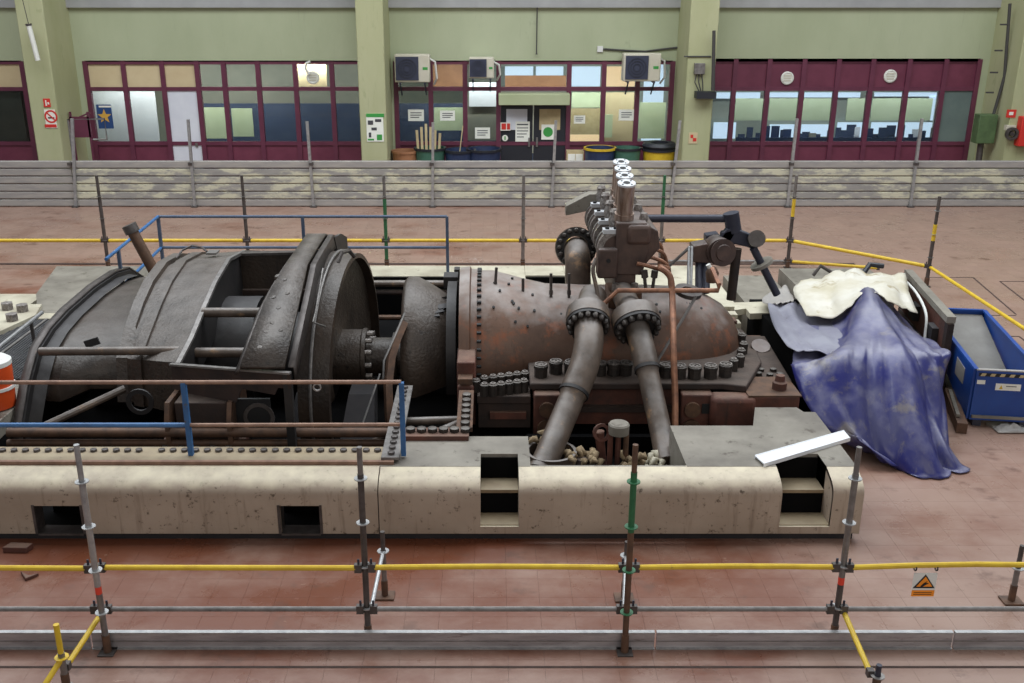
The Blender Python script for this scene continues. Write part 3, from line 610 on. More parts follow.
# slabs beyond the far left end
p = aZ(10, 285, .5); t = thing('pale_slab', (-10, 17.9, 0), 'pale slab edge beside the machine deck at far left', 'slab')
M().bb(-13, -8.5, 17.4, 18.3, .1, .5).build('slab', 'deck_cream', t); M().bb(-13, -8.5, 17.35, 17.4, 0, .45).build('red_face', 'rust_red', t)
t = thing('bolted_pedestal', (-9.6, 15.6, 0), 'pale block with large bolts at the left picture edge', 'machine block')
M().prism([(-9.8,14.6,.86),(-7.85,14.9,.86),(-7.6,15.9,.86),(-7.75,16.5,.86),(-9.8,16.5,.86)], (0,0,-.86)).build('block', 'deck_cream', t)
nut = data(M().lathe([(0,.1),(.12,.1),(.13,.06),(.13,.001)], (0,0,0), (0,0,1), 6), 'bolt_bright')
for q in ((-7.95,15.1),(-7.85,15.6),(-7.9,16.1),(-8.2,15.3),(-8.2,16.2)): inst(nut, 'nut', (q[0], q[1], .86), t)
# ================================================================ FRONT AND BACK RAILINGS
t = thing('front_railing', (-4, 10.66, .8), 'brown and blue tube railing along the front edge of the machine base', 'railing')
M().tube([aY(-70,382,10.66), aY(401,381.5,10.66)], .026, 8).build('top_rail', 'brown_rail', t)
M().tube([aY(-70,424.5,10.66), aY(187,424.5,10.66)], .03, 8).build('mid_rail', 'blue_rail', t); M().tube([aY(187,424.5,10.66), aY(401,424,10.66)], .024, 8).build('mid_rail', 'brown_rail', t)
for px in (189, 403, -70):
    b = aZ(px, 458, .835); M().bb(b.x-.028, b.x+.028, 10.63, 10.69, .83, aY(200,382,10.66).z).build('post', 'blue_rail', t)
q = aY(317, 387, 10.66); M().ring(q, (0,1,0), .05, .035, .02, 14).build('ring', 'galv', t)
t = thing('back_railing', (-3, 18.75, .8), 'slate blue tube railing along the back edge of the machine base', 'railing')
zt1, zt2 = 1.9, aY(300,247,18.75).z
xa, xb = aY(158,217,18.75).x, aY(447,217,18.75).x
for z, m in ((zt1,'slate_rail'), (zt2,'slate_rail')): M().tube([(xa,18.75,z),(xb,18.75,z)], .028, 8).build('rail', m, t)
M().tube([(xa,18.75,zt1),(xa+.15,15.6,zt1)], .028, 8).build('rail', 'blue_rail', t); M().tube([(xa,18.75,zt2),(xa+.15,16.2,zt2)], .028, 8).build('rail', 'blue_rail', t)
for x in (xa, (xa+xb)/2, xb): M().bb(x-.028, x+.028, 18.72, 18.78, .8, zt1).build('post', 'slate_rail', t)
M().bb(xa+.1, xa+.15, 16.2, 16.26, .8, zt1).build('post', 'slate_rail', t)
a = aY(133,232,15.9); b = aY(158,278,15.9); t = thing('leaning_pipe', b, 'brown pipe with dark cap leaning beside the left hood', 'pipe')
M().cyl(b-(a-b).normalized()*.2, a, .09, 14).build('tube', 'rust_pipe', t); M().cyl(a, a+(a-b).normalized()*.14, .12, 14).build('cap', 'steel_dark', t)
t = thing('short_handrail', (-7.2, 13.6, .8), 'short galvanised handrail on the grating walkway at left', 'handrail')
a = aX(42,312,-7.0); b = aX(-20,362,-7.0); M().tube([a, b], .03, 8).build('rail', 'galv', t)
for k in (.2, .8): q = a.lerp(b, k); M().bb(q.x-.02, q.x+.02, q.y-.02, q.y+.02, .78, q.z).build('post', 'steel_dark', t)
p = aZ(-2, 405, .8); t = thing('orange_cooler', p, 'orange drum with white lid standing at the left picture edge', 'drum')
M().lathe([(0,.001),(0,.22),(.02,.23),(.55,.25),(.58,.25),(.58,.001)], p, (0,0,1), 24).build('body', 'orange', t); M().lathe([(0,.255),(.06,.255),(.1,.2),(.1,.001)], p+V(0,0,.58), (0,0,1), 24).build('lid', 'white_plastic', t); M().ring(p+V(0,0,.26), (0,0,1), .262, .23, .04, 24).build('band', 'white_plastic', t)
# ================================================================ LEFT HAND MACHINE (hoods, rotor, discs)
def row(X, prof, skew=0): return [Vector((X+skew*(y-14.6), y, z)) for y, z in prof]
def scaled(prof, k, c=(14.7, .5)): return [(c[0]+(y-c[0])*k, c[1]+(z-c[1])*k) for y, z in prof]
PA = [(12.0,.12),(12.04,.59),(12.4,1.02),(12.84,1.37),(13.3,1.5),(13.9,1.57),(14.96,1.61),(15.9,1.58),(16.5,1.48),(17.1,1.15),(17.4,.7)]
PB = [(13.3,.62),(13.0,.72),(12.98,.95),(13.15,1.17),(13.5,1.34),(14.1,1.45),(15.0,1.49),(15.7,1.46),(16.3,1.37),(16.9,1.1),(17.1,.7)]
PA2 = [(13.0,.6),(12.6,.7),(12.62,.98),(12.95,1.26),(13.4,1.38),(13.95,1.45),(14.96,1.48),(15.8,1.45),(16.4,1.36),(16.9,1.1),(17.2,.7)]
hood = thing('end_hood', (-5.6, 14.6, 0), 'dark domed end hood with raised rim at the left of the machine', 'machine hood')
M().loft([row(-6.24,PA), row(-6.14,PA), row(-6.14,scaled(PA,.93)), row(-6.24,scaled(PA,.93)), row(-6.24,PA)]).build('rim', 'soot_dark', hood)
M().loft([row(-6.22,scaled(PA,.955)), row(-5.98,scaled(PA,.93))]).build('rim_wall', 'soot_dark', hood)
M().loft([row(-6.2,scaled(PA2,.9)), row(-6.05,PA2), row(-5.85,scaled(PA2,1.015)), row(-5.6,scaled(PB,1.01)), row(-5.3,PB), row(-4.98,scaled(PB,.96))]).build('shell', 'soot_brown', hood, sharp=50)
M().loft([row(-6.27,scaled(PA,1.015)), row(-6.16,scaled(PA,1.012))]).build('rim_edge', 'steel_dark', hood, solid=.03)
a = aY(92,342,12.75); M().box(a, (.2,.03,.1), ry=-.3).build('vent_slot', 'black', hood)
M().cyl(aX(40,351,-6.1), aX(181,350,-4.15), .06, 12).build('tie_bar', 'pipe_grey', hood)
PL = [(13.2,.4),(12.75,.62),(12.9,1.22),(13.35,1.52),(13.8,1.75),(14.3,1.92),(15,2.02),(15.8,1.95),(16.5,1.75),(17,1.3),(17,.2)]
PR = [(12.9,.4),(12.12,.7),(12.1,1.45),(12.75,1.57),(13.5,1.79),(14.15,1.96),(15,2.08),(16,1.95),(17,1.68),(17.5,1.2),(17.5,.2)]
def mixp(t): return [(a[0]+(b[0]-a[0])*t, a[1]+(b[1]-a[1])*t) for a, b in zip(PL, PR)]
drum = thing('banded_drum_hood', (-4.6, 14.8, 0), 'large soot grey banded hood between the end hood and the bearing frame', 'machine hood')
M().loft([row(-5.15,scaled(PL,.9)), row(-5.15,PL), row(-5.0,PL), row(-4.98,scaled(mixp(.15),.955)), row(-4.88,scaled(mixp(.25),.955)), row(-4.86,scaled(mixp(.28),1.0)), row(-4.7,scaled(mixp(.4),1.0)), row(-4.69,scaled(mixp(.42),.975)), row(-4.4,scaled(mixp(.7),.985)), row(-4.05,scaled(PR,.99))]).build('shell', 'soot', drum, sharp=40)
M().loft([row(-4.07,PR), row(-4.01,PR), row(-4.01,scaled(PR,.97)), row(-4.07,scaled(PR,.97)), row(-4.07,PR)]).build('end_flange', 'steel', drum)
M().loft([row(-4.05,scaled(PR,.985)), row(-4.03,scaled(PR,.62,(14.7,.3)))]).build('end_web', 'soot_dark', drum)
for px, py in ((164,298),(178,272),(191,258)):
    q = aX(px, py, -4.9); M().box(q, (.12,.2,.06), rx=.5).build('slot', 'black', drum)
M().tube([aX(176,258,-5.0), aX(182,250,-4.95), aX(192,245,-4.8), aX(202,247,-4.6), aX(207,251,-4.5)], .018, 6).build('lifting_wire', 'steel_dark', drum)
q = aX(213,253,-4.4); M().box(q+V(0,0,.02), (.16,.22,.03)).build('cover_plate', 'steel', drum)
# rotor inside
rotor = thing('rotor', (-3.4, 14.6, 0), 'dark rotor and coupled shaft inside the machine hoods', 'rotor')
M().lathe([(-6.0,.001),(-6.0,.8),(-4.5,.8),(-4.5,.95),(-3.5,.95),(-3.5,.7),(-2.4,.7),(-2.4,.001)], (0,14.6,.6), (1,0,0), 32).build('body', 'soot_dark', rotor)
M().lathe([(-2.55,.5),(-2.5,.46),(-2.48,.43),(-1.98,.43),(-1.96,.45),(-1.9,.45),(-1.9,.3),(-1.5,.3),(-1.5,.38),(-1.43,.38),(-1.43,.3),(-.6,.3),(-.6,.001)], (0,14.6,.6), (1,0,0), 32).build('coupling', 'soot', rotor)
cb = data(M().lathe([(0,.04),(.09,.04),(.1,.025),(.1,.001)], (0,0,0), (0,0,1), 8), 'bolt_bright')
for k in range(12):
    g = 2*PI*k/12; inst(cb, 'bolt', (-1.9, 14.6+.375*math.cos(g), .6+.375*math.sin(g)), rotor, toward((1,0,0)))
# bearing frame
fr = thing('rotor_support', (-3.5, 12, 0), 'sooty open rotor support with tie rods and red brown pedestal', 'machine support')
a, b = aY(180,362,12.0), aY(286,370,11.7)
M().prism([(-4.1,12.0,1.46),(-2.42,11.28,1.62),(-2.42,11.28,1.42),(-2.6,11.36,1.4),(-2.65,11.38,1.3),(-3.1,11.57,1.3),(-3.2,11.6,1.1),(-4.1,12.0,1.1)], (0,.05,0)).build('front_plate', 'rust_dark', fr); M().beam((-4.1,11.99,1.47), (-2.42,11.27,1.63), .06, .025).build('plate_edge', 'steel', fr)
for px, py, Y in ((0,312,13.4),(0,352,12.9)):
    z = aY(230, py, Y).z; M().cyl((-4.05,Y,z), (-2.85,Y,z), .07, 12).build('tie_rod', 'pipe_grey', fr)
M().bb(-4.05, -2.75, 15.7, 15.76, 1.15, 1.95).build('back_web', 'soot_brown', fr); M().beam((-4.05,15.72,1.96), (-2.75,15.72,1.99), .14, .04).build('web_flange', 'steel_dark', fr)
M().prism([(-3.9,16.3,1.8),(-3.2,16.3,1.85),(-3.0,16.3,2.12),(-2.92,16.3,2.1),(-2.92,16.3,1.5),(-3.9,16.3,1.5)], (0,.05,0)).build('back_horn', 'soot_dark', fr)
M().bb(-4.05, -2.75, 15.6, 15.7, 1.3, 1.38).build('web_rib', 'rust_dark', fr)
M().bb(-3.98, -3.32, 11.6, 12.3, .55, 1.1).build('pedestal', 'rust_dark', fr, bevel=.015); 
for x in (-4.08, -3.3): M().prism([(x,11.45,.55),(x,11.45,.9),(x,11.55,1.12),(x,12.3,1.12),(x,12.3,.55)], (.06,0,0)).build('pedestal_flange', 'rust_pipe', fr)
M().bb(-4.2, -3.15, 11.35, 12.4, .47, .55).build('pedestal_foot', 'rust_red', fr)
for x in (-4.1, -3.9, -3.7, -3.5, -3.3): inst(hexb, 'bolt', (x, 11.45, .55), fr)
M().bb(-3.25, -2.8, 11.72, 11.76, .75, 1.1).build('recess', 'black', fr); M().ring((-2.95,11.72,.85), (0,-1,0), .2, .15, .02, 20).build('bearing_ring', 'steel_dark', fr)
M().ring((-4.55,12.0,.95), (0,-1,0), .18, .12, .03, 20).build('port_ring', 'soot_dark', fr)
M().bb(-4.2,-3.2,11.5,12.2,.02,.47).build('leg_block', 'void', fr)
# faceted band
band = thing('faceted_band_hood', (-2.75, 13, 0), 'wide faceted soot covered arch band over the rotor', 'machine hood')
BL = [(-3.04,11.37,1.64),(-3.0,12.0,1.89),(-2.96,12.5,2.09),(-2.9,12.85,2.23),(-2.80,13.28,2.41),(-2.79,13.95,2.43),(-2.79,14.9,2.44),(-2.79,16.2,2.0),(-2.79,17.2,1.2)]
BR = [(-2.5,11.37,1.64),(-2.5,12.0,1.89),(-2.5,12.5,2.09),(-2.5,12.85,2.23),(-2.5,13.28,2.41),(-2.5,13.95,2.43),(-2.5,14.9,2.44),(-2.5,16.2,2.0),(-2.5,17.2,1.2)]
M().loft([BL, BR]).build('plate', 'soot', band, sharp=1, solid=.05)
random.seed(31)
for k in range(9):
    g = random.uniform(.05,.9); yq = 11.6+1.6*g; q = V(-2.75+random.uniform(-.15,.18), yq, 1.64+(yq-11.37)*.403+.02); M().lathe([(-.03,.05),(.0,.055),(.03,.035),(.04,.001)], q, (random.uniform(-.3,.3),-.3,1), 7).build('dirt_clump', 'soot', band)
BL2 = [(x-.07, y+.05, z-.09) for x, y, z in BL]
M().loft([BL2, BL]).build('side_chamfer', 'steel_dark', band, sharp=12, solid=.03)
BR2 = [(-2.46,y,z+.02) for x, y, z in BR]; BR3 = [(-2.40,y,z+.02) for x, y, z in BR]; BR4 = [(-2.40,y+.05,z-.2) for x, y, z in BR]
M().loft([BR2, BR3, BR4]).build('edge_flange', 'steel_dark', band, sharp=20, solid=.02)
M().prism([(-2.42,14.9,2.43),(-2.42,15.6,2.32),(-2.42,16.2,2.12),(-2.42,16.3,1.6),(-2.42,15.6,1.6)], (.05,0,0)).build('horn_plate', 'soot_dark', band)
M().bb(-2.52,-2.42,11.3,11.4,.6,1.6).build('corner_post', 'soot_dark', band)
# disc hood
disc = thing('disc_hood', (-2.2, 14.4, 0), 'round open hood and disc facing the shaft coupling', 'machine hood')
def circ(X, r, sk=.09, cy=14.35, cz=.5, rz=1.0, n=40): return [(X+sk*(r*math.cos(g)), cy+r*math.cos(g), cz+r*rz*math.sin(g)) for g in [PI*(-.18)+PI*1.36*k/n for k in range(n+1)]]
M().loft([circ(-2.46,1.68), circ(-2.46,1.8), circ(-2.3,1.8), circ(-2.28,1.77), circ(-2.04,1.77), circ(-2.03,1.70), circ(-2.36,1.68)]).build('shell', 'soot_brown', disc, sharp=40)
M().loft([circ(-2.3,1.83), circ(-2.26,1.83)]).build('band', 'steel', disc, solid=.03)
M().loft([circ(-2.16,1.70), circ(-2.24,1.45), circ(-2.3,1.0), circ(-2.36,.68), circ(-2.3,.6), circ(-2.3,.5), circ(-2.45,.45)]).build('disc_face', 'soot', disc, sharp=50)
M().tube([aX(338,262,-2.1), aX(342,252,-2.05), aX(349,250,-2.0), aX(354,256,-1.95)], .03, 6).build('lifting_loop', 'steel_dark', disc)
M().tube([aX(323,268,-2.33), aX(316,310,-2.33), aX(313,322,-2.33)], .014, 6).build('oil_tube', 'steel', disc); M().tube([aX(313,322,-2.33), aX(325,326,-2.25)], .014, 6).build('oil_tube', 'steel', disc)
for k, (xa_, xb_) in enumerate(((-2.85,-2.4),(-2.1,-1.6))): M().prism([(xa_,12.6,.02),(xb_,12.6,.02),(xb_-.05,13.2,.55),(xa_+.08,13.2,.55)], (0,.4,0)).build('support_leg', 'kick', disc)
# bell mouth cone and ring
bell = thing('bell_mouth', (-1, 14.6, 0), 'grey bell shaped cone with torn rim between shaft and casing', 'machine cone')
M().lathe([(-1.2,.9),(-1.28,1.0),(-1.3,1.08),(-1.24,1.14),(-1.1,1.13),(-.9,1.02),(-.62,.84)], (0,14.6,.72), (1,0,0), 48, -1.9, 1.9).build('cone', 'soot', bell, sharp=60)
M().lathe([(-.64,.3),(-.64,1.06),(-.5,1.06),(-.5,.3)], (0,14.6,.72), (1,0,0), 48, -1.9, 1.9).build('ring', 'soot_dark', bell)
random.seed(5)
for k in range(9):
    g = -.5+.1*k; q = V(-.95+.06*(k % 3), 14.6+.98*math.sin(g)-.1, .72+.98*math.cos(g)); M().box(q+V(.12,0,-.12), (.16,.1,.04), rz=random.uniform(-1,1), rx=random.uniform(-.5,.5)).build('torn_lagging', 'soot_dark', bell)
M().bb(-.72,-.5,14.9,15.2,1.62,1.8).build('lug', 'soot_dark', bell)
# loose straps and pit pipes
t = thing('curved_strap', (-1.3, 13, 0), 'curved steel strap with rust streaks before the bell mouth', 'strap')
M().tube([aY(404,322,13.7), aY(397,338,13.5), aY(391,358,13.3), aY(388,385,13.1), aY(389,412,12.9), aY(390,430,12.9)], .07, 4).build('strap', 'rust_pipe', t)
t = thing('bent_rod', (-1.4, 13, 0), 'thin bent wire rod hanging before the shaft', 'rod')
M().tube([aY(405,312,13.4), aY(396,333,13.3), aY(384,360,13.1), aY(383,378,13.1)], .015, 6).build('rod', 'galv', t); M().tube([aY(380,373,13.0), aY(362,425,12.7)], .013, 6).build('rod', 'galv', t)
def pipe(name, pts, r, m, label, grp=None): 
    o = M().tube(pts, r, 12).build(name, m); return tag(o, label, 'pipe', grp)
def lug(o): return o
t = thing('pit_pipes', (-4, 11.5, 0), 'pair of long brown pipes with struts running inside the front of the pit', 'pipework')
for y, r, x0_, x1_ in ((432,.062,8,410),(442.5,.05,8,410)): M().cyl(aY(x0_,y,11.5), aY(x1_,y,11.5), r, 12).build('pipe', 'rust_pipe', t)
for a_, b_ in (((33,431),(125,388)),((140,457),(182,447)),((262,456),(238,448)),((322,456),(350,443)),((395,432),(350,452))):
    M().cyl(aY(*a_,11.8), aY(*b_,12.4), .05, 10).build('strut', 'pipe_grey', t)
t = thing('back_pit_pipes', (-1.4, 17.8, 0), 'long pipes crossing the back of the pit behind the shaft', 'pipework')
for y, m, r in ((283,'pipe_grey',.06),(292,'rust_dark',.05),(317,'rust_pipe',.045)): M().cyl(aY(360,y,17.6 if y < 300 else 16.6), aY(462,y,17.6 if y < 300 else 16.6), r, 10).build('pipe', m, t)
for x in (-2.3, -.6): M().bb(x-.05, x+.05, 17.5, 17.7, 0, 1.2).build('pipe_stand', 'soot_dark', t)
# ================================================================ TURBINE
AY, AZ_ = 14.6, .75
tb = thing('turbine_casing', (1.7, AY, 0), 'rust brown turbine casing with bolted joint and rounded right end', 'turbine')
M().lathe([(-.2,1.2),(.05,1.2),(.5,1.08),(.85,1.0),(1.6,.98),(2.4,.98),(2.8,.96),(3.1,.91),(3.35,.82),(3.55,.7),(3.7,.53),(3.8,.32),(3.84,.15),(3.85,.001)], (0,AY,AZ_), (1,0,0), 56, -1.75, 1.75).build('upper_shell', 'casing', tb, sharp=50)
M().lathe([(-.45,1.0),(-.45,1.24),(-.3,1.26),(-.28,1.22),(-.19,1.22),(-.19,1.0)], (0,AY,AZ_), (1,0,0), 56, -1.75, 1.75).build('end_flange', 'casing', tb)
sb = data(M().lathe([(0,.026),(.06,.026),(.065,.015),(.065,.001)], (0,0,0), (0,0,1), 6), 'black')
for k in range(22):
    g = -1.55+k*.1; inst(sb, 'flange_bolt', (-.08, AY+1.19*math.sin(g)*-1, AZ_+1.19*math.cos(g)) if False else (-.19, AY+1.215*math.sin(g), AZ_+1.215*math.cos(g)), tb, toward((1,0,.0)))
for px, y0, y1 in ((495,285,267),(523,298,278),(551,294,273),(569,294,273)):
    b = aY(px, y0, 14.25); a = aY(px+(1.5 if px == 495 else 0), y1, 14.25); M().cyl(b-V(0,0,.05), a, .022, 8).cyl(b, b+(a-b)*.2, .03, 8).build('stud', 'steel_dark', tb)
random.seed(11); hole = data(M().cyl((0,0,-.01), (0,0,.015), .02, 8), 'black')
for k in range(34):
    x = random.uniform(.05, 3.2); g = random.uniform(-.95, .15); r = 1.08 if x < .6 else (.97 if x < 2.4 else .86)
    n = V(0, math.sin(g), math.cos(g)); inst(hole, 'plug_hole', V(x, AY, AZ_)+n*(1.2-.2*(x-.1)/.75 if x <= .85 else (.98 if x < 2.4 else .975-.16*max(0,(x-2.6)))), tb, toward(n))
# joint flanges and supports
M().prism([(.55,12.75,.8),(3.2,12.75,.8),(3.5,12.65,.8),(3.62,12.9,.8),(3.95,13.6,.8),(4.05,14.6,.8),(3.95,15.6,.8),(.55,15.6,.8)], (0,0,.1)).build('joint_flange', 'rust_dark', tb, bevel=.02)
M().bb(-.18, .56, 12.68, 15.4, .62, .74).build('joint_flange', 'rust_dark', tb, bevel=.015)
M().bb(-.16, .56, 12.72, 12.9, .25, .62).build('lower_casing', 'rust_dark', tb); M().bb(0, .5, 12.66, 12.74, .4, .5).build('rib', 'rust_red', tb)
M().bb(.6, 3.0, 12.95, 13.1, .2, .8).build('lower_casing', 'rust_red', tb); M().bb(.6, 3.4, 12.85, 12.95, .42, .5).build('rib', 'rust_dark', tb)
for xa_, xb_ in ((.6, 1.1), (2.62, 3.05)):
    M().bb(xa_, xb_, 12.6, 13.0, .15, .79).build('support_block', 'rust_red', tb, bevel=.02)
    for z in (.58, .3): M().cyl((xa_+.18 if xa_ < 1 else xa_+.15, 12.6, z), (xa_+.18 if xa_ < 1 else xa_+.15, 12.55, z), .11 if z > .5 else .13, 18).build('boss', 'rust_pipe', tb)
M().bb(.92, 1.06, 12.58, 12.61, .52, .66).build('slot', 'black', tb); M().bb(2.9, 3.02, 12.58, 12.61, .52, .66).build('slot', 'black', tb)
M().bb(3.0, 3.62, 12.45, 12.75, .32, .8).build('rounded_bracket', 'rust_red', tb, bevel=.07)
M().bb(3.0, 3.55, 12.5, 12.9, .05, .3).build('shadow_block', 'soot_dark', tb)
# big joint bolts
bb_ = M().lathe([(0,.092),(.12,.092),(.125,.1),(.17,.1),(.18,.085),(.18,.045),(.165,.04),(.165,.001)], (0,0,0), (0,0,1), 10)
bolt1 = data(bb_, 'bolt'); capm = data(M().lathe([(0,.068),(0,.088),(.012,.088),(.012,.068),(0,.068)], (0,0,0), (0,0,1), 10), 'bolt_bright')
crown = data(M().lathe([(0,.02),(0,.042),(.02,.042),(.02,.02),(0,.02)], (0,0,0), (0,0,1), 8), 'bolt_bright')
def jb(px, py, ztop=1.08, z0=.9):
    p = aZ(px, py, ztop); o = inst(bolt1, 'joint_bolt', (p.x, p.y, z0), tb); inst(capm, 'bolt_cap', (p.x, p.y, z0+.18), o); inst(crown, 'bolt_cap', (p.x, p.y, z0+.165), o)
for px, py in ((541,364),(556,360.5),(571,361),(600,362),(614,362),(626,362),(653,364),(666,364),(680,365),(695,365.5),(711,365),(726,363.5)): jb(px, py)
sb2 = data(M().lathe([(0,.065),(.16,.065),(.17,.05),(.17,.02),(.15,.02),(.15,.001)], (0,0,0), (0,0,1), 10), 'bolt')
for px, py in ((734,358),(740.5,354),(741.5,348),(744,341.5),(742,333)):
    p = aZ(px, py, 1.08); o = inst(sb2, 'joint_bolt', (p.x, p.y, .9), tb); inst(crown, 'bolt_cap', (p.x, p.y, 1.065), o)
for px, py in ((476,378),(484.5,382),(493,382),(501,381),(509,380),(517,379),(524,378),(484.5,375),(493,374),(501,373),(509,372),(517,371),(525,370)):
    p = aZ(px, py, .93); o = inst(sb2, 'joint_bolt', (p.x, p.y, .74), tb); inst(crown, 'bolt_cap', (p.x, p.y, .905), o)
# left edge brackets
M().bb(-.46, -.2, 12.9, 13.5, .2, 1.15).build('end_bracket', 'rust_red', tb, bevel=.02); M().bb(-.45, -.22, 12.75, 13.0, .5, .86).build('end_bracket', 'rust_red', tb, bevel=.03)
M().bb(-.44, -.24, 12.7, 12.9, .9, .98).build('bracket_ledge', 'rust_pipe', tb)
# ---------------------------------------------------------------- big steam pipes
def steam_pipe(name, pts, r, label, fl_at, fl_dir, fl_r):
    t = thing(name, pts[-1], label, 'pipe', 'large steam pipes of the turbine')
    M().tube(pts, r, 22).build('tube', 'pipe_grey', t, sharp=60)
    if isinstance(r, list):
        k = next(i for i in range(1, len(r)) if r[i] != r[i-1]); d = (pts[k]-pts[k-1]).normalized(); M().ring(pts[k-1]-d*.02, d, r[0]*1.03, r[-1]*.9, .05, 22).build('weld_ring', 'soot_dark', t); r = r[0]
    d = Vector(fl_dir).normalized(); c = Vector(fl_at)
    M().lathe([(-.26,r*.9),(-.2,fl_r*.96),(-.13,fl_r),(.0,fl_r),(.0,r*.9)], c, d, 28).build('flange_collar', 'pipe_grey', t)
    M().lathe([(.0,r),(.0,fl_r*.97),(.05,fl_r*.97),(.05,r)], c, d, 28).build('flange', 'soot_dark', t)
    a = d.orthogonal().normalized(); b = d.cross(a)
    me = data(M().lathe([(0,.042),(.05,.042),(.075,.025),(.08,.001)], (0,0,0), (0,0,1), 8), 'bolt')
    for k in range(16):
        g = 2*PI*k/16; inst(me, 'flange_bolt', c+d*.05+(a*math.cos(g)+b*math.sin(g))*(fl_r*.82), t, toward(d))
    return t
def smooth(pts, n=6):
    P = [Vector(p) for p in pts]; P = [P[0]*2-P[1]]+P+[P[-1]*2-P[-2]]; out = []
    for i in range(1, len(P)-2):
        for k in range(n):
            t = k/n; a, b, c_, d = P[i-1], P[i], P[i+1], P[i+2]
            out.append(.5*((2*b)+(c_-a)*t+(2*a-5*b+4*c_-d)*t*t+(3*b-a-3*c_+d)*t**3))
    return out+[P[-2]]
L1 = smooth([aY(593,296,13.9), aY(588,318,13.25), aY(589,340,12.85), aY(584,366,12.55), aY(574,392,12.3), aY(562,421,11.95), aY(549,452,11.55), aY(540,472,11.3)])
t = steam_pipe('steam_pipe', L1, [.2]*25+[.17]*(len(L1)-25), 'thick grey steam pipe bending down left of the valve chest into the pit', aY(588,322,13.15), aY(589,340,12.85)-aY(588,312,13.3), .31)
q = aY(551,450,11.58); M().ring((q.x, 11.56, .22), (0,0,1), .33, .29, .24, 24).build('floor_collar', 'pipe_grey', t)
L2 = smooth([aY(622,292,14.0), aY(633,315,13.3), aY(641,342,12.9), aY(647,368,12.6), aY(654,400,12.25), aY(661,432,11.9), aY(667,462,11.5)])
t = steam_pipe('steam_pipe', L2, [.17]*19+[.145]*(len(L2)-19), 'slimmer grey steam pipe bending down right of the valve chest into the pit', aY(637,325,13.1), aY(641,342,12.9)-aY(633,312,13.35), .34)
L3 = smooth([V(1.42,15.0,1.35), aY(578,280,15.0), aY(578,266,15.0), aY(577.5,257,15.08), aY(577,252,15.3), aY(576,249,15.7)])
t = steam_pipe('steam_pipe', L3, .2, 'grey elbow pipe rising from the casing top with flange behind it', aY(576,247,15.5), (0,-.96,.25), .33)
# collar plates around the trunk between casing and chest
vc = thing('valve_chest', (2.0, 15, 1.6), 'tall brown steam valve chest with four bright valve cylinders on top', 'valve chest')
M().prism([(1.8,13.95,2.1),(2.2,13.95,2.1),(2.28,13.95,2.45),(2.24,13.95,2.87),(1.8,13.95,2.87)], (0,2.1,0)).build('body', 'valve_block', vc, bevel=.02)
M().bb(1.82, 2.12, 14.0, 15.6, 1.6, 2.15).build('neck', 'valve_block', vc, bevel=.03); M().bb(1.72, 2.2, 13.85, 14.4, 1.62, 1.86).build('neck_flange', 'rust_pipe', vc, bevel=.02)
for x in (1.82, 2.1): M().cyl((x,13.95,1.86), (x,13.95,1.98), .05, 8).build('neck_bolt', 'bolt_bright', vc)
M().bb(1.55, 1.84, 13.9, 14.2, 2.06, 2.5).build('front_box', 'valve_block', vc, bevel=.03); M().cyl((1.7,13.9,2.33), (1.7,13.88,2.33), .03, 10).build('box_bolt', 'black', vc)
M().bb(1.95, 2.3, 13.9, 14.1, 2.55, 2.85).build('right_lug', 'valve_block', vc, bevel=.06)
M().prism([(2.2,13.96,2.2),(2.44,13.96,2.5),(2.4,13.96,2.75),(2.2,13.96,2.87)], (0,2.0,0)).build('cheek', 'valve_block', vc, bevel=.02)
LN = V(0,-.21,.978)
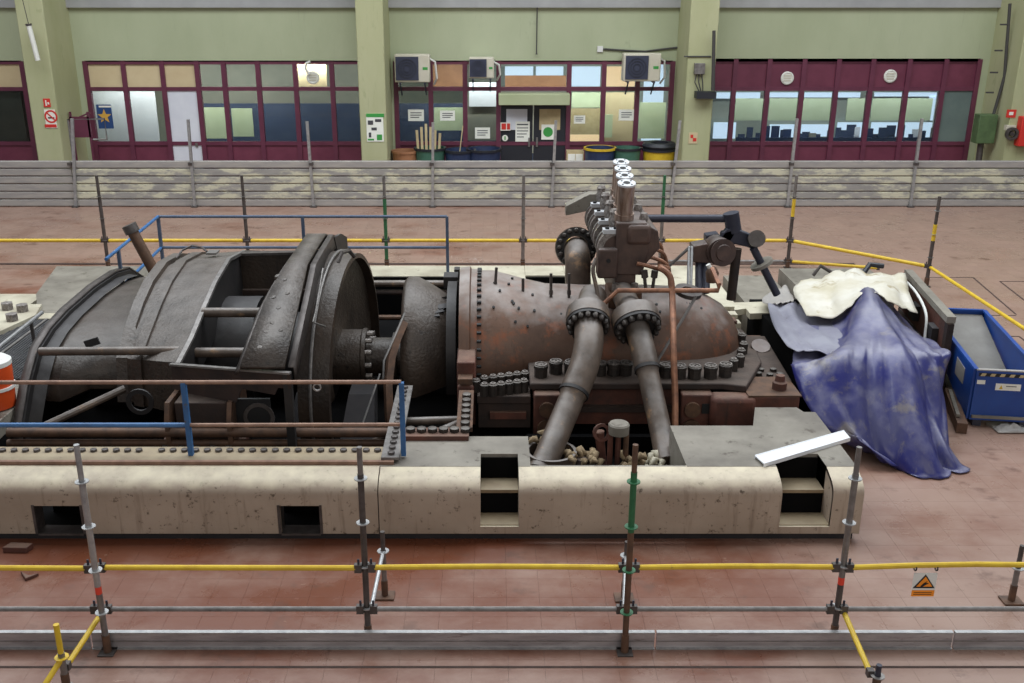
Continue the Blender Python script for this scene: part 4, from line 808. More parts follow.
for k in range(4):
    y = 14.05+.6*k; cx = 1.93+.08*(y-14.05)
    c = M().lathe([(0,.001),(0,.14),(.12,.14),(.12,.12),(.55,.12),(.55,.001)], (cx,y+.12,2.86), LN, 24).build('valve_cylinder', 'valve_steel', vc)
    M().lathe([(0,.05),(0,.128),(.03,.128),(.03,.05),(-.02,.045),(-.02,.001)], V(cx,y+.12,2.86)+LN*.55, LN, 24).build('cylinder_cap', 'valve_top', c)
    M().lathe([(0,.001),(0,.05),(.002,.05),(.002,.001)], V(cx,y+.12,2.86)+LN*.583, LN, 14).build('cap_hole', 'black', c)
    for s in range(4):
        g = PI/4+s*PI/2; M().cyl(V(cx+.09*math.cos(g),y+.12+.09*math.sin(g),2.86)+LN*.578+V(0,0,.21*.09*math.sin(g)), V(cx+.09*math.cos(g),y+.12+.09*math.sin(g),2.86)+LN*.586+V(0,0,.21*.09*math.sin(g)), .014, 6).build('cap_screw', 'black', c)
    l = M().lathe([(0,.001),(0,.27),(.34,.27),(.34,.001)], (1.83,y-.02,2.47), (0,1,0), 28).build('rocker_lobe', 'valve_block', vc)
    M().lathe([(-.02,.2),(-.02,.285),(.06,.285),(.06,.2),(-.02,.2)], (1.83,y-.02,2.47), (0,1,0), 28).build('lobe_band', 'bolt_bright', l); M().lathe([(.2,.24),(.2,.285),(.27,.285),(.27,.24)], (1.83,y-.02,2.47), (0,1,0), 28).build('lobe_band', 'steel', l)
    M().bb(1.62, 1.86, y-.06, y+.1, 2.7, 2.76).build('lobe_strap', 'valve_top', l); M().cyl((1.68,y,2.76), (1.68,y,2.79), .03, 8).cyl((1.8,y,2.76), (1.8,y,2.79), .03, 8).build('strap_bolt', 'black', l)
    M().lathe([(0,.07),(.1,.085),(.18,.06),(.22,.075),(.26,.05),(.26,.001)], (1.8,y+.2,2.75), (0,0,1), 12).build('knuckle', 'bolt_bright', vc)
    M().lathe([(0,.05),(.08,.07),(.16,.05),(.16,.001)], (2.22,y+.15,2.8), (0,0,1), 10).build('knuckle', 'bolt_bright', vc)
    cp = [((637,263),(650,266),(664,271),(671,281),(672.5,297)),((640,254),(652,257),(664,262),(669,270),(670,285)),((644,247),(652,248),(662,252),(666,260),(667,274)),((648,240),(653,240),(659,243),(662,250),(662,264))][k]
    M().tube(smooth([aY(*q, 13.85+.55*k) for q in cp], 5), .03, 8).build('copper_pipe', 'copper', vc)
M().prism([(1.24,16.1,2.5),(1.24,16.1,2.66),(1.62,16.1,2.86),(2.0,16.1,2.86),(2.0,16.1,2.6),(1.6,16.1,2.58)], (0,.25,0)).build('wedge_arm', 'deck_grey', vc, bevel=.01)
M().tube(smooth([V(2.6,14.1,2.15), aY(660,267,13.7), aY(670,276,13.6), aY(672.5,300,13.4), aY(673.5,350,12.75), aY(675,395,12.45), aY(675,438,12.1)], 6), .045, 10).build('drain_pipe', 'copper', vc)
M().tube([aY(601,306,13.5), aY(618,290,13.5), aY(690,290,13.5), aY(718,290,13.5), aY(719,284,13.5), aY(712,268,13.8)], .035, 8).build('cross_pipe', 'copper', vc)
M().tube(smooth([aY(596,258,13.8), aY(593,270,13.7), aY(597,290,13.6), aY(599,305,13.5)]), .03, 8).build('sight_tube', 'pipe_grey', vc)
for px in (646, 652): M().cyl(aY(px,292,13.9), aY(px+(-2 if px < 650 else 3),271,13.9), .025, 8).cyl(aY(px-(1 if px < 650 else -2),277,13.9), aY(px+(-2 if px < 650 else 3),270,13.9), .05, 8).build('gauge_stem', 'steel_dark', vc)
M().bb(2.15, 2.35, 13.7, 14.0, 1.5, 1.66).build('gauge_block', 'rust_pipe', vc, bevel=.02)
M().cyl(aY(696,296,13.5), aY(655,365,13.1), .02, 8).build('thin_conduit', 'steel', vc)
M().ring(aY(688,289,14.0)-V(0,0,.06), (.15,-.2,1), .2, .1, .06, 20).build('handwheel', 'steel_dark', vc)
# ---------------------------------------------------------------- governor linkage
gv = thing('governor_linkage', (3.6, 15, .8), 'dark governor linkage with long rod, levers and round housing behind the casing', 'linkage')
a, b = aY(642,218,15.1), aY(733,218,15.1); M().cyl(a, b, .062, 14).build('long_rod', 'navy', gv); M().cyl(b+V(-.05,-.05,.1), b+V(.02,-.05,-.2), .12, 14).build('rod_end', 'navy', gv)
Yl = 14.95
def pY(x, y, Y=Yl): return aY(x, y, Y)
M().prism([pY(727,228), pY(738,230), pY(727,248), pY(716,243)], (0,.12,0)).build('upper_lever', 'navy', gv, bevel=.02)
M().prism([pY(722,232), pY(736,228), pY(758,237), pY(757,250), pY(748,247), pY(736,244), pY(720,246)], (0,.14,0)).build('rocker_arm', 'navy', gv, bevel=.02)
c = pY(756,240); M().cyl(c+V(-.02,-.12,.06), c+V(.02,.2,-.04), .13, 16).build('rocker_pivot', 'steel_dark', gv)
M().cyl(pY(753,247), pY(777,294), .06, 12).build('push_rod', 'navy', gv); d = (pY(777,294)-pY(753,247)).normalized(); M().cyl(pY(761,262), pY(761,262)+d*.05, .18, 20).build('rod_disc', 'deck_grey', gv)
M().cyl(pY(737,248), pY(731,299), .075, 12).build('upright', 'rust_dark', gv)
c = pY(721,252,14.8); M().lathe([(0,.001),(0,.2),(.04,.21),(.04,.13),(.06,.12),(.06,.001)], c+V(.02,0,0), (.25,-.95,.1), 26).build('round_housing_face', 'valve_block', gv); M().cyl(c, c+V(-.02,.35,0), .21, 24).build('round_housing', 'valve_block', gv)
M().prism([pY(693,262,14.85), pY(693,246,14.85), pY(708,243,14.85), pY(712,263,14.85)], (0,.3,0)).build('bracket_box', 'valve_block', gv, bevel=.015)
M().prism([pY(706,235,15.1), pY(719,233,15.1), pY(719,246,15.1), pY(706,246,15.1)], (0,.2,0)).build('back_block', 'navy', gv, bevel=.015)
for x in (699, 706): M().cyl(pY(x,262,14.95), pY(x,292,14.6), .06, 10).build('stand_leg', 'navy', gv)
M().tube(smooth([pY(692,245,14.9), pY(680,256,14.9), pY(668,267,14.8)]), .02, 6).tube(smooth([pY(690,246,14.8), pY(676,259,14.8), pY(664,270,14.8)]), .02, 6).build('hydraulic_line', 'steel', gv)
for x in (689, 692): M().tube([pY(x,246,14.6), pY(x-1,285,14.2), pY(x,292,14.0)], .02, 6).build('conduit', 'galv', gv)
c = pY(712,275,14.3); M().lathe([(0,.08),(.14,.1),(.2,.07),(.24,.03),(.24,.001)], c-V(0,0,.1), (0,0,1), 14).build('rust_cap', 'rust_pipe', gv); M().cyl(pY(708,264,14.3), pY(714,275,14.3), .035, 8).build('cap_pipe', 'white_plastic', gv)
M().bb(3.1, 3.9, 14.6, 15.6, .85, .95).build('foot_plate', 'deck_grey', gv)
# ---------------------------------------------------------------- right hand bearing pedestal
pd = thing('bearing_pedestal', (4.0, 13.8, 0), 'rust red bearing pedestal with cream top plate beside the blue tarpaulin', 'bearing pedestal')
M().prism([aZ(733,302,1.0), aZ(771,301,1.0), aZ(780,312,1.0), aZ(750,313,1.0), aZ(746,308,1.0), aZ(732,310,1.0)], (0,0,-.1)).build('top_plate', 'deck_cream', pd)
M().bb(3.72, 4.22, 14.55, 14.75, .7, .9).build('red_edge', 'rust_red', pd)
M().prism([(3.9,13.2,.75),(4.3,13.2,.75),(4.25,14.6,.95),(3.85,14.6,.95)], (0,0,-.6)).build('side_cover', 'rust_dark', pd, bevel=.02)
c = V(4.08,14.2,.88); M().cyl(c, c+V(0,-.03,.06), .14, 20).build('round_cover', 'valve_block', pd)
M().bb(3.5, 4.2, 12.5, 13.15, .35, .8).build('foot_block', 'rust_red', pd, bevel=.02); M().bb(3.5, 4.22, 12.5, 13.2, .8, .82).build('foot_plate', 'rust_pipe', pd)
q = V(3.98,12.75,.82); M().lathe([(0,.1),(.1,.1),(.12,.07),(.2,.06),(.22,.001)], q, (0,0,1), 12).build('drain_plug', 'rust_red', pd)
for k, (x, y) in enumerate(((3.85,13.35),(4.0,13.3),(4.15,13.32),(3.92,13.5),(4.1,13.5))): M().lathe([(0,.05),(.05,.05),(.06,.02),(.06,.001)], (x,y,.78), (0,0,1), 8).build('bolt', 'bolt', pd)
for dx in range(3): M().bb(3.55+.02*dx, 4.0, 15.1+.25*dx, 15.3+.25*dx, .8, .98+.06*dx).build('step_block', 'deck_cream', pd)
for x in (3.75, 3.85): M().bb(x, x+.06, 15.0, 15.2, 1.0, 1.05).build('red_key', 'rust_red', pd)
# things in the front pit
t = thing('pit_filter', (1.42, 11.6, .02), 'round capped filter with grey lid standing in the front pit', 'filter')
q = aY(619,424,11.6); M().lathe([(-.12,.001),(-.12,.13),(0,.135),(.02,.12),(.02,.001)], q, (0,0,1), 24).build('lid', 'deck_grey', t)
for x in (-.1, .0, .1): M().cyl((q.x+x,11.6,.02), (q.x+x,11.6,q.z-.1), .035, 10).build('leg', 'rust_red' if x <= 0 else 'rust_pipe', t)
M().cyl((q.x-.16,11.75,.02), (q.x-.22,11.8,q.z-.2), .06, 10).build('side_pipe', 'rust_red', t)
t = thing('red_valve', (1.15, 11.9, .02), 'small red rusty valve wheel beside the capped filter', 'valve')
q = aY(601,432,11.8); M().ring(q, (.3,-1,.3), .12, .08, .04, 14).build('wheel', 'rust_red', t); M().cyl((q.x,11.85,.02), q+V(0,.05,0), .05, 10).build('body', 'rust_red', t)
def heap(name, px, py, Y, n, r, m, label, seed):
    random.seed(seed); c = aY(px, py, Y); t = thing(name, (c.x, c.y, .02), label, 'insulation'); 
    for k in range(int(n*1.8)):
        o = V(c.x+random.uniform(-r,r), c.y+random.uniform(-r,r)*.6, c.z-random.uniform(0,.15)); d = V(random.uniform(-1,1), random.uniform(-1,1), random.uniform(-.3,.5))*.16
        M().tube([o, o+d*.5+V(0,0,.05), o+d], [.02,.045,.015], 7).build('scrap', m, t, sharp=180)
    M().lathe([(0,r),(.1,r*.9),(c.z-.06,r*.4),(c.z-.06,.001)], (c.x,c.y,.02), (0,0,1), 10).build('mound', 'rust_dark', t)
heap('torn_insulation', 582, 455, 11.5, 16, .2, 'lagging', 'tan torn insulation beside the foot of the left steam pipe', 1)
heap('torn_insulation', 540, 440, 11.8, 8, .12, 'lagging', 'torn insulation scraps left of the thick steam pipe foot', 2)
heap('torn_insulation', 634, 458, 11.5, 9, .12, 'lagging', 'tan insulation between the filter and the right pipe', 3)
heap('torn_insulation', 655, 462, 11.4, 9, .12, 'deck_cream', 'pale cloth scraps around the foot of the right steam pipe', 4)
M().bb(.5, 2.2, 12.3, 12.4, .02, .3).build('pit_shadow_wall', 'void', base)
# ================================================================ SCAFFOLD GUARD RAILS
def ros(t, p, m='galv'):
    me = M(); me.lathe([(0,.03),(0,.062),(.009,.062),(.009,.03)], p, (0,0,1), 16)
    o = me.build('rosette', m, t); return o
def spost(x, y, top, label, levels, segs, name='scaffold_post', foot=True, grp=None, r=.03, z0=0):
    t = thing(name, (x, y, z0), label, 'post', grp)
    for za, zb, m in segs: M().cyl((x,y,za), (x,y,zb), r if zb < top-.02 else r*.85, 12).build('tube', m, t)
    for z, m in levels: ros(t, V(x,y,z), m)
    if foot: bj = M().cyl((x,y,z0+.01), (x,y,z0+.2), r*1.25, 12).build('base_jack', 'rust_pipe', t); M().bb(x-.075, x+.075, y-.075, y+.075, z0, z0+.012).build('base_plate', 'steel_dark', bj)
    return t
def srail(p0, p1, m, label, r=.026, name='guard_rail', grp=None, sag=0):
    p0, p1 = Vector(p0), Vector(p1); t = thing(name, (p0+p1)/2, label, 'rail', grp); d = (p1-p0).normalized()
    a, b = p0+d*.09, p1-d*.09; mid = (a+b)/2+V(0,0,sag)
    M().tube([a, a.lerp(mid,.5)+V(0,0,sag*.2), mid, mid.lerp(b,.5)+V(0,0,sag*.2), b], r, 10).build('tube', m, t)
    for e, s in ((p0, 1), (p1, -1)): wc = M().box(e+d*s*.065, (.07,.05,.085), rz=math.atan2(d.y, d.x)).build('wedge_clamp', 'steel_dark', t); M().box(e+d*s*.06+V(0,0,.05), (.02,.012,.09), rz=math.atan2(d.y, d.x)).build('wedge', 'navy', wc)
    return t
YS = 8.2
def gx(px, py, Y): return aY(px, py, Y).x
zY, zG = aY(400,567,YS).z, aY(400,608.5,YS).z
PXS = [gx(95,567,YS), gx(365,567,YS), gx(629,565,YS), gx(843,564,YS)]
dz = (zY-zG); lv = [zG, zY, zY+dz, zY+2*dz]
tops = [aY(75,448,YS).z]*4
spec = [
 ('grey scaffold post with red band, leftmost of the front row', [(0,.1,'rust_pipe'),(.1,zY-.2,'steel'),(zY-.2,zY-.12,'red_band'),(zY-.12,lv[3]+.05,'galv'),(lv[3]+.05,tops[0],'galv')], 'galv', 8.08),
 ('dark grey scaffold post, second from the left in the front row', [(0,zY,'steel_dark'),(zY,lv[3]+.05,'steel_dark'),(lv[3]+.05,tops[0],'steel')], 'galv', 8.26),
 ('scaffold post with green painted upper half in the front row', [(0,zG,'rust_pipe'),(zG,lv[2],'rust_pipe'),(lv[2],lv[3]+.15,'green_paint'),(lv[3]+.15,tops[0],'rust_pipe')], 'green_paint', 8.08),
 ('grey scaffold post with red band, rightmost of the front row', [(0,zY-.2,'steel_dark'),(zY-.2,zY-.12,'red_band'),(zY-.12,lv[3]+.05,'steel'),(lv[3]+.05,tops[0],'steel')], 'galv', 8.26)]
for k, (lb, sg, rm, yy) in enumerate(spec):
    if k in (0, 2): sg = sg[:-1]+[(sg[-1][0], tops[0]+.1, sg[-1][2])]
    spost(gx((95,365,629,843)[k], 567, 8.07 if k in (0, 2) else YS+.03), 8.07 if k in (0, 2) else YS+.03, tops[0]+(.1 if k in (0, 2) else 0), lb, [(z+(.05 if k in (0, 2) else 0), rm) for z in lv], sg, grp='front scaffold posts')
XE = [gx(-80,567,YS)]+PXS+[gx(1110,560,YS)]
names = ['left end', 'second bay', 'third bay', 'fourth bay', 'right end']
for k in range(5):
    srail((XE[k],YS,zY), (XE[k+1],YS,zY+.005*(k-2)), 'yellow', 'yellow guard rail of the front scaffold, %s' % names[k], r=.027, grp='yellow front rails', sag=.03 if k == 4 else (.012 if k in (2,3) else 0))
    srail((XE[k],YS,zG), (XE[k+1],YS,zG), 'steel', 'grey lower guard rail of the front scaffold, %s' % names[k], r=.025, grp='grey front rails')
# off frame end posts of the rails are outside the picture; toe boards on the floor
tb_edges = [aZ(-60,648,0).x, aZ(92,648,0).x, aZ(655,648,0).x, aZ(952,648,0).x, aZ(1100,648,0).x]
YB = 8.13
ztb = aY(500,632.5,YB).z
for k in range(4):
    xa, xb = tb_edges[k], tb_edges[k+1]
    lb = ['aluminium toe board at the foot of the front scaffold, left end', 'long aluminium toe board at the foot of the front scaffold left of centre', 'aluminium toe board at the foot of the front scaffold right of centre', 'aluminium toe board at the foot of the front scaffold, right end'][k]
    t = thing('toe_board', ((xa+xb)/2, YB, 0), lb, 'toe board', 'front toe boards')
    M().prism([(xa+.01,YB,0),(xa+.01,YB,ztb),(xa+.01,YB+.035,ztb),(xa+.01,YB+.035,0)], (xb-xa-.02,0,0)).build('board', 'alu', t, bevel=.004)
    M().bb(xa+.01, xb-.01, YB-.006, YB+.04, ztb-.012, ztb+.006).build('top_lip', 'galv', t); M().bb(xa+.01, xb-.01, YB-.025, YB, 0, .012).build('bottom_lip', 'galv', t); M().bb(xa+.01, xb-.01, YB-.004, YB+.001, ztb*.45, ztb*.5).build('groove_bead', 'steel', t)
# outriggers in front
a = aY(102,612,YS); b = aY(67,665,7.55); t = thing('yellow_brace', b, 'yellow brace tube running forward from the leftmost front post', 'brace')
M().cyl(a, b, .026, 10).build('tube', 'yellow', t); M().box(b, (.06,.06,.07)).build('clamp', 'steel_dark', t)
x = b.x-.01; t = spost(x, 7.5, .66, 'short yellow topped scaffold post at the bottom left corner', [(aY(66,657,7.5).z,'yellow'),(.05,'steel')], [(0,.42,'steel'),(.42,.72,'yellow')])
M().cyl((x,7.5,.36), (x-.18,7.15,.1), .026, 10).build('lower_brace', 'yellow', t)
a = aY(844,612,YS); b = aY(870,672,7.5); t = thing('yellow_brace', b, 'yellow brace tube running forward from the rightmost front post', 'brace'); M().cyl(a, b, .026, 10).build('tube', 'yellow', t); M().box(b, (.06,.06,.07)).build('clamp', 'steel_dark', t)
spost(b.x+.05, 7.45, b.z+.12, 'short dark scaffold post at the bottom edge below the right brace', [(b.z,'steel')], [(0,b.z+.12,'navy')])
# small posts behind the front rail
def small(px, pyb, pyt, label, plate='steel_dark', lev=.7, brace=None):
    p = aZ(px, pyb, 0); top = aY(px, pyt, p.y).z
    t = spost(p.x, p.y, top, label, [(top*lev,'galv')], [(0,top*lev,'steel'),(top*lev,top,'steel_dark')], grp='short rear stub posts', r=.028)
    M().bb(p.x-.1, p.x+.1, p.y-.08, p.y+.08, 0, .02).build('foot_plate', 'rust_pipe', t)
    if brace is not None: M().cyl((p.x,p.y,top*lev), brace, .022, 10).build('brace', 'galv', t)
    return t
small(385, 596, 531, 'short dark stub post with footplate behind the second front post', brace=(PXS[1]+.04,YS+.04,zG))
small(624, 598, 541, 'short stub post with clamps hidden behind the green front post', lev=.75, brace=(PXS[2]-.02,YS+.05,zG))
small(1011, 601, 545, 'short dark stub post with footplate at the right picture edge', lev=.6)
# warning sign on the right bay
p = aY(925,568,YS); w = .13; zt_ = p.z-.03
t = thing('warning_sign', (p.x, YS, zt_-.26), 'orange triangular warning sign hanging from the yellow front rail', 'sign')
M().bb(p.x-.11, p.x+.11, YS-.036, YS-.028, zt_-.24, zt_).build('board', 'white_plastic', t)
y = YS-.041
def tri(s, z): return [(p.x-s*.115,y,z-.145*s+.0), (p.x+s*.115,y,z-.145*s), (p.x,y,z+.02*s)]
M().prism(tri(.9, zt_-.03), (0,.005,0)).build('triangle_border', 'black', t)
y = YS-.045; M().prism(tri(.66, zt_-.045), (0,.004,0)).build('triangle', 'warn_orange', t)
y = YS-.05; M().prism([(p.x-.04,y,zt_-.135),(p.x-.02,y,zt_-.14),(p.x+.035,y,zt_-.1),(p.x+.005,y,zt_-.1),(p.x+.02,y,zt_-.08),(p.x-.01,y,zt_-.1)], (0,.004,0)).build('pictogram', 'black', t)
M().bb(p.x-.11, p.x+.105, YS-.042, YS-.036, zt_-.25, zt_-.185).build('caption_panel', 'warn_orange', t)
for k in range(2): M().bb(p.x-.09, p.x+.08, YS-.044, YS-.042, zt_-.21-.02*k, zt_-.204-.02*k).build('caption_line', 'rust_dark', t)
for x in (-.1, .1): M().ring((p.x+x,YS,zY-.0), (1,0,0), .034, .027, .012, 12).build('cable_tie', 'black', t)
# debris
for (px, py, lb, rz) in ((18, 550, 'broken red brick lying by the kick strip at left', .1), (29, 577, 'broken tilted brick fragment left of the first front post', -.7)):
    q = aZ(px, py, 0); m = M(); m.prism([(q.x-.15,q.y-.05,0),(q.x+.13,q.y-.06,0),(q.x+.16,q.y+.05,0),(q.x-.1,q.y+.07,0)] if rz > 0 else [(q.x-.12,q.y+.07,0),(q.x,q.y-.08,0),(q.x+.1,q.y+.03,0),(q.x+.01,q.y-.01,0)], (0,0,.07 if rz > 0 else .04))
    tag(m.build('brick_fragment', 'rust_red', bevel=.008), lb, 'brick')
# back scaffold row
YR = 22.0
bx = [105,247,386,523,661,790]
zR = aY(500,240,YR).z; ztop = aY(500,175,YR).z
BX = [aY(v,240,YR).x for v in bx]
for k, x in enumerate(BX):
    pre = {0:('steel_dark','steel_dark','steel_dark'),1:('steel_dark','steel_dark','steel_dark'),2:('green_paint','green_paint','steel'),3:('steel','steel','steel'),4:('steel','green_paint','green_paint'),5:('steel_dark','yellow','steel')}[k]
    spost(x, YR, ztop, 'scaffold post in the row behind the machine, %s from the left' % ORD[k], [(zR,'steel'),(zR+.5,'steel'),(zR+1.0,'steel'),(.15,'steel')], [(0,zR,pre[0]),(zR,zR+.55,'steel_dark' if k < 2 or k == 5 else pre[0]),(zR+.55,zR+.95,pre[1]),(zR+.95,ztop,pre[2])], name='rear_scaffold_post', grp='rear scaffold posts', r=.04)
lbl = ['left end', 'second bay', 'third bay', 'fourth bay', 'fifth bay', 'sixth bay']
RX = [aY(-40,240,YR).x]+BX
for k in range(6): srail((RX[k],YR,zR), (RX[k+1],YR,zR), 'yellow', 'yellow guard rail behind the machine, %s from left' % lbl[k], r=.04, name='rear_guard_rail', grp='yellow rear rails')
srail((BX[4],YR,.15), (BX[5],YR,.15), 'steel', 'low grey guard rail behind the governor linkage', r=.035, name='rear_guard_rail')
cpn = aZ(926,286,0); xr, yr = cpn.x, cpn.y
spost(xr, yr, aY(937,196,yr).z, 'corner scaffold post with yellow band right of the tarpaulins', [(zR,'steel'),(zR+.5,'galv'),(zR+1,'galv')], [(0,1.0,'steel_dark'),(1.0,1.35,'yellow'),(1.35,aY(937,196,yr).z,'steel_dark')], name='rear_scaffold_post', grp='rear scaffold posts', r=.04)
srail((BX[5],YR,zR), (xr,yr,aY(931,266,yr).z), 'yellow', 'yellow guard rail slanting from the rear row to the corner post', r=.04, name='rear_guard_rail')
e = aZ(1070,358,.5); srail((xr,yr,aY(931,266,yr).z), e, 'yellow', 'yellow guard rail running forward from the corner post past the blue skip', r=.035, name='rear_guard_rail')
srail((BX[5],YR,.15), (BX[5]+1.9,YR-.6,.15), 'yellow', 'low yellow guard rail right of the rear row ending behind the tarpaulins', r=.035, name='rear_guard_rail')
# ================================================================ WHITE BOARD, TARPS, SKIP
A, B, Cc, D = [aZ(x, y, .84) for x, y in ((755,455),(844,430),(850,437),(764,463))]
t = thing('white_trunking', ((A+Cc)/2).xyz*1 - V(0,0,.04), 'white folded metal trunking strip lying on the right deck', 'strip')
M().prism([A,B,Cc,D], (0,0,-.015)).build('top_face', 'white_board', t); M().beam((D+Cc)/2+(D-Cc)*.5-V(0,0,.02)+V(0,-.004,0), Cc-V(0,.004,.02), .012, .05).build('front_lip', 'white_board', t)
M().beam(A-V(0,0,.02), B-V(0,0,.02), .012, .05).build('back_lip', 'white_board', t)
def cloth(name, ctrl, nu, nv, m, label, seed, amp=.03, th=.008, folds=None, peak=None):
    """ctrl: rows of control points; bicubic (Catmull) resample plus fold noise along normals"""
    rows = [smooth(r, nu) for r in ctrl]; cols = [smooth([r[j] for r in rows], nv) for j in range(len(rows[0]))]
    grid = [[cols[j][i] for j in range(len(cols))] for i in range(len(cols[0]))]
    R, C = len(grid), len(grid[0]); random.seed(seed)
    waves = [(random.uniform(3,11), random.uniform(-5,5), random.uniform(0,6.28), random.uniform(.4,1)) for _ in range(6)]
    out = []
    for i in range(R):
        rr = []
        for j in range(C):
            p = grid[i][j]; du = grid[i][min(j+1,C-1)]-grid[i][max(j-1,0)]; dv = grid[min(i+1,R-1)][j]-grid[max(i-1,0)][j]
            n = du.cross(dv); n = n.normalized() if n.length > 1e-6 else V(0,0,1)
            u, v = j/(C-1), i/(R-1); h = 0
            for fx_, fy_, ph, am in waves: h += am*(1-abs(math.sin(fx_*u*1.6+fy_*v+ph)))**2
            if peak:
                an = math.atan2(u-peak[0], v-peak[1]+.12); rd = math.hypot(u-peak[0], v-peak[1]); h = h*.6+min(1, rd*4)*(2.0*(1-abs(math.sin(an*4.2+.4)))**1.4+.8*(1-abs(math.sin(an*8.3+1.7+v*1.2)))**2)
            k = amp*(folds(u, v) if folds else 1)
            q = p+n*h*k
            if q.z < .012: q.z = .012+.006*h
            rr.append(q)
        out.append(rr)
    o = M().loft(out).build(name, m, sharp=180, solid=th); return tag(o, label, 'tarpaulin')
# covered machine under the tarps
cm = thing('covered_machine', (5.3, 14.4, 0), 'dark machine block hidden beneath the tarpaulins', 'machine')
M().bb(4.45, 6.2, 13.5, 16.4, 0, .98).build('block', 'void', cm); M().lathe([(0,.3),(.2,.25),(.3,.1),(.3,.001)], (5.6,14.7,.9), (0,0,1), 16).build('dome', 'void', cm)
blue = [
 [aY(800,322,14.6), aY(835,318,14.7), aY(868,289,14.6), aY(893,310,14.5), aY(922,334,14.3), aY(942,341,14.0)],
 [aY(792,352,13.45), aY(832,343,13.5), aY(872,322,13.7), aY(905,334,13.5), aY(930,345,13.4), aY(951,350,13.3)],
 [aY(790,358,13.1), aY(834,353,12.95), aY(876,348,12.95), aY(910,352,12.95), aY(936,360,13.0), aY(950,368,13.1)],
 [aY(800,392,12.7), aY(842,395,12.45), aY(880,394,12.4), aY(914,396,12.4), aY(940,400,12.5), aY(953,402,12.7)],
 [aY(826,430,12.3), aY(858,440,11.98), aY(890,444,11.9), aY(920,444,11.9), aY(948,443,11.95), aY(962,438,12.15)],
 [aZ(862,455,.02), aZ(882,471,.02), aZ(905,478,.02), aZ(932,479,.02), aZ(960,478,.02), aZ(978,472,.02)]]
blue.insert(0, [aY(800,306,15.6), aY(835,298,15.7), aY(868,283,15.4), aY(893,299,15.4), aY(912,322,15.2), aY(926,334,14.9)])
for q in blue[0]: q.z -= .06
cloth('blue_tarp', blue, 9, 9, 'tarp_blue', 'dusty blue tarpaulin draped to the floor over the right end of the machine', 4, .08, folds=lambda u, v: .4+1.0*v, peak=(.42,.2))
lil = [
 [aY(772,301,15.6), aY(790,300,15.7), aY(808,302,15.6), aY(835,305,15.4)],
 [aY(768,304,15.2), aY(786,308,15.1), aY(810,316,15.0), aY(846,318,14.75)],
 [aY(775,325,14.4), aY(796,326,14.3), aY(822,330,14.2), aY(862,330,14.1)],
 [aY(786,343,13.65), aY(806,342,13.6), aY(834,343,13.6), aY(872,341,13.62)],
 [aY(796,349,13.4), aY(812,349,13.35), aY(838,349,13.3), aY(870,347,13.35)]]
cloth('lilac_tarp', lil, 6, 6, 'tarp_lilac', 'crumpled lilac grey sheet beneath the cream tarpaulin, left of its edge', 8, .035)
def fan(u, v): return 0
cre = [
 [aY(800,279,16.9), aY(825,276,17.0), aY(850,269,16.9), aY(880,273,16.8), aY(905,275,16.6)],
 [aY(793,287,16.1), aY(822,283,16.2), aY(850,276,16.2), aY(880,279,16.1), aY(908,284,15.9)],
 [aY(798,300,15.3), aY(826,297,15.3), aY(852,288,15.3), aY(882,289,15.2), aY(912,297,15.2)],
 [aY(806,316,14.65), aY(836,316,14.5), aY(866,291,14.7), aY(892,304,14.6), aY(920,312,14.7)]]
for r in cre:
    for q in r: q.z += .05
cloth('cream_tarp', cre, 7, 7, 'tarp_cream', 'dirty cream tarpaulin spread over the top of the blue one', 6, .05)
gr = [[aY(762,297,15.9), aY(772,290,16.3), aY(786,284,16.6)], [aY(764,302,15.6), aY(778,297,15.9), aY(792,293,16.1)], [aY(775,302,15.3), aY(786,301,15.5), aY(794,299,15.6)]]
cloth('grey_sheet', gr, 6, 6, 'hoarding_grey', 'small dark grey sheet under the foot of the push rod', 9, .02)
M().bb(4.5, 5.4, 16.6, 18.6, 0, .78).build('back_block', 'deck_grey', cm)
# things lying behind the cream tarp
a = aY(813,275,17.6); t = thing('hand_tool', a, 'dark handle and bent bar lying behind the cream tarpaulin', 'tool')
M().tube([a, a+V(.12,0,.18), a+V(.4,0,.02), a+V(.95,0,.02)], .035, 8).build('bar', 'steel_dark', t); M().tube([a+V(.9,0,.02), a+V(1.05,.1,.18), a+V(1.3,.1,.15)], .05, 8).build('head', 'black_plastic', t)
M().bb(5.5, 7.2, 17.0, 18.4, 0, aY(813,278,17.6).z-.03).build('rear_block', 'deck_grey', cm)
# red side panel with grey top beam
a, b = V(6.95,14.3,1.3), V(7.32,16.9,1.32); dirv = (b-a).normalized()
t = thing('red_side_panel', ((a+b)/2).xy.to_3d(), 'rust red side panel with grey top beam and hanging white cable', 'panel')
M().beam(a, b, .13, .1).build('top_beam', 'deck_grey', t); M().beam(a+V(-.02,0,-.36), b+V(-.02,0,-.36), .06, .6).build('red_face', 'rust_red', t)
M().beam(a+V(.0,.03,-.06), a+V(.0,.03,-1.3), .1, .1, (1,0,0)).build('end_post', 'rust_dark', t); M().beam(b+V(.0,0,-.06), b+V(0,0,-1.32), .15, .1, (1,0,0)).build('end_post', 'steel_dark', t)
M().beam(a+V(-.02,0,-.99), b+V(-.02,0,-.99), .1, .66).build('lower_beam', 'steel_dark', t)
M().tube(smooth([a+V(-.1,.3,-.62), a+V(-.12,.5,-.5), a+V(-.05,.75,-.15), a+dirv*1.5+V(-.15,0,-.02), a+dirv*2.4+V(-.2,0,.0)]), .022, 8).build('white_cable', 'white_plastic', t)
for k, q in enumerate((.5, 1.6, 2.3)): M().box(a+dirv*q+V(-.1,0,-.38), (.1,.3,.25), rz=-.15).build('clamp_box', 'soot_dark', t)
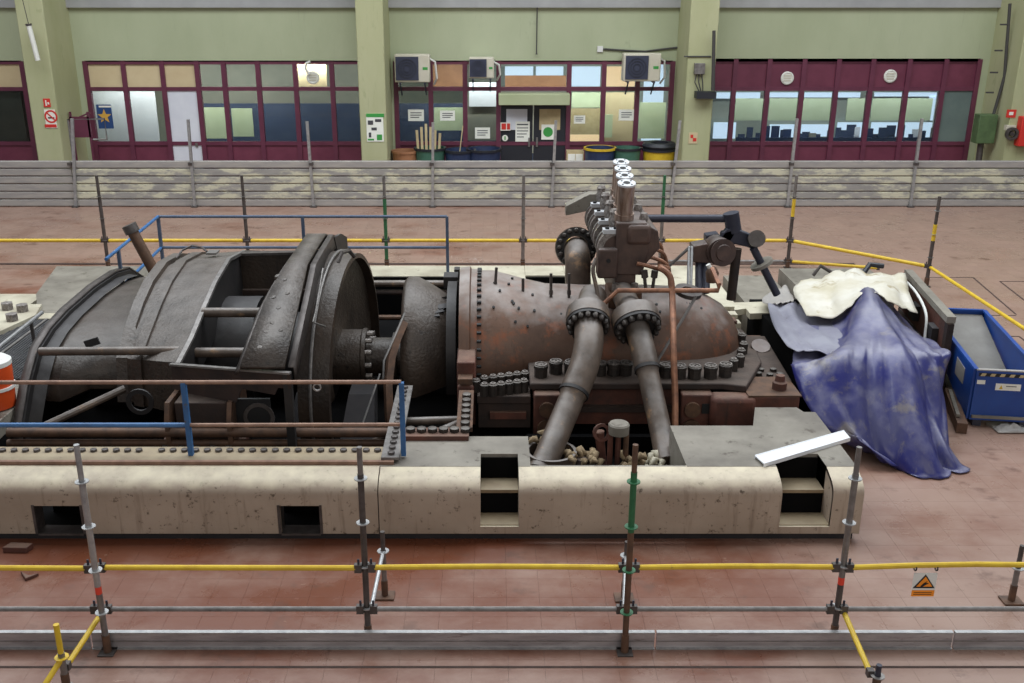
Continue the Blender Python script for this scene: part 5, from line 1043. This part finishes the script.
# blue skip
rz = math.radians(-8); sx, sy, sz = .88, 2.6, .86
o0 = aZ(968,425,0)+V(0,.03,0)
t = thing('blue_skip', o0, 'open blue tipping skip with hazard stripe at the right edge', 'skip')
Rm = Matrix.Rotation(rz, 4, 'Z')
def sk(x, y, z): return o0+(Rm @ V(x, y, z))
def wallp(a, b, c, d, n, m, th=.035):
    nrm = ((b-a).cross(d-a)).normalized()*th; M().prism([a,b,c,d], nrm).build(n, m, t)
zb = .22
wallp(sk(0,0,.1), sk(sx,0,.1), sk(sx,0,sz), sk(0,0,sz), 'front_wall', 'skip_blue')
wallp(sk(0,sy,zb+.5), sk(0,0,.1), sk(0,0,sz), sk(0,sy,sz+.1), 'side_wall', 'skip_blue'); wallp(sk(sx,0,.1), sk(sx,sy,zb+.5), sk(sx,sy,sz+.1), sk(sx,0,sz), 'side_wall', 'skip_blue')
wallp(sk(.03,.3,.14), sk(sx-.03,.3,.14), sk(sx-.03,sy,sz), sk(.03,sy,sz), 'sloping_floor', 'skip_inner'); wallp(sk(.03,.0,.14), sk(sx-.03,0,.14), sk(sx-.03,.3,.14), sk(.03,.3,.14), 'floor_plate', 'skip_inner')
wallp(sk(sx,sy,.5), sk(0,sy,.5), sk(0,sy,sz+.1), sk(sx,sy,sz+.1), 'back_wall', 'skip_blue')
for a, b in ((sk(0,0,sz), sk(sx,0,sz)), (sk(0,0,sz), sk(0,sy,sz+.1)), (sk(sx,0,sz), sk(sx,sy,sz+.1)), (sk(0,sy,sz+.1), sk(sx,sy,sz+.1))): M().beam(a, b, .06, .035).build('rim', 'hoarding_grey' if a.y < 14 and b.y < 14 else 'skip_blue', t)
for k in range(7): M().prism([sk(.05+.13*k,-.045,sz-.075), sk(.11+.13*k,-.045,sz-.075), sk(.13+.13*k,-.045,sz-.035), sk(.07+.13*k,-.045,sz-.035)], Rm.to_3x3() @ V(0,.01,0)).build('hazard_stripe', 'wood_light', t)
M().prism([sk(.03,-.04,sz-.08), sk(sx,-.04,sz-.08), sk(sx,-.04,sz-.03), sk(.03,-.04,sz-.03)], Rm.to_3x3() @ V(0,.006,0)).build('hazard_band', 'black', t)
for u0, u1, v0, v1, m in ((.28,.62,.58,.68,'paper'),(.02,.13,.66,.72,'paper')): M().prism([sk(u0,-.042,v0), sk(u1,-.042,v0), sk(u1,-.042,v1), sk(u0,-.042,v1)], Rm.to_3x3() @ V(0,.008,0)).build('label_plate', m, t)
M().prism([sk(.33,-.046,.6), sk(.38,-.046,.6), sk(.355,-.046,.66)], Rm.to_3x3() @ V(0,.005,0)).build('label_mark', 'yellow', t); M().prism([sk(.42,-.046,.64), sk(.56,-.046,.64), sk(.56,-.046,.65), sk(.42,-.046,.65)], Rm.to_3x3() @ V(0,.005,0)).build('label_text', 'ink', t)
M().prism([sk(-.042,.35,.5), sk(-.042,.75,.52), sk(-.042,.75,.78), sk(-.042,.35,.74)], Rm.to_3x3() @ V(.01,0,0)).build('label_plate', 'hoarding_grey', t)
M().beam(sk(.02,-.05,.16), sk(sx-.02,-.05,.16), .04, .04).build('bottom_ledge', 'deck_grey', t)
for x in (.12, sx-.12): M().beam(sk(x,-.02,.05), sk(x,sy-.1,.05), .12, .1).build('skid', 'navy', t)
for k in range(7): pass
# floor clutter at the skip foot
for k, (px, py, m, lb) in enumerate(((993,424,'deck_grey','flat grey offcut lying under the front of the blue skip'),(1008,430,'hoarding_grey','crumpled pale plastic sheet at the right foot of the skip'))):
    q = aZ(px, py, 0); mb = M()
    if k == 0: mb.box(q+V(0,-.05,.02), (.2,.12,.04), rz=.3)
    else:
        rows = []; random.seed(21)
        for i in range(7): rows.append([q+V(-.2+.07*j, -.12+.05*i, .02+.09*abs(math.sin(i*1.7+j*2.3))*math.sin(PI*i/6)*math.sin(PI*j/7)) for j in range(8)])
        mb.loft(rows)
    o = mb.build('floor_offcut' if k == 0 else 'plastic_sheet', m, sharp=60, solid=0 if k == 0 else .006); tag(o, lb, 'offcut' if k == 0 else 'plastic sheet')
a = aZ(958,425,0); t = thing('wooden_beam', a, 'brown timber beam lying between tarpaulin and skip', 'beam'); M().beam(aZ(962,428,.08), aZ(948,395,.08)+V(0,0,.05), .14, .16).build('timber', 'rust_pipe', t); M().beam(aZ(958,415,.2), aZ(950,390,.2), .05, .04).build('strip', 'deck_grey', t)
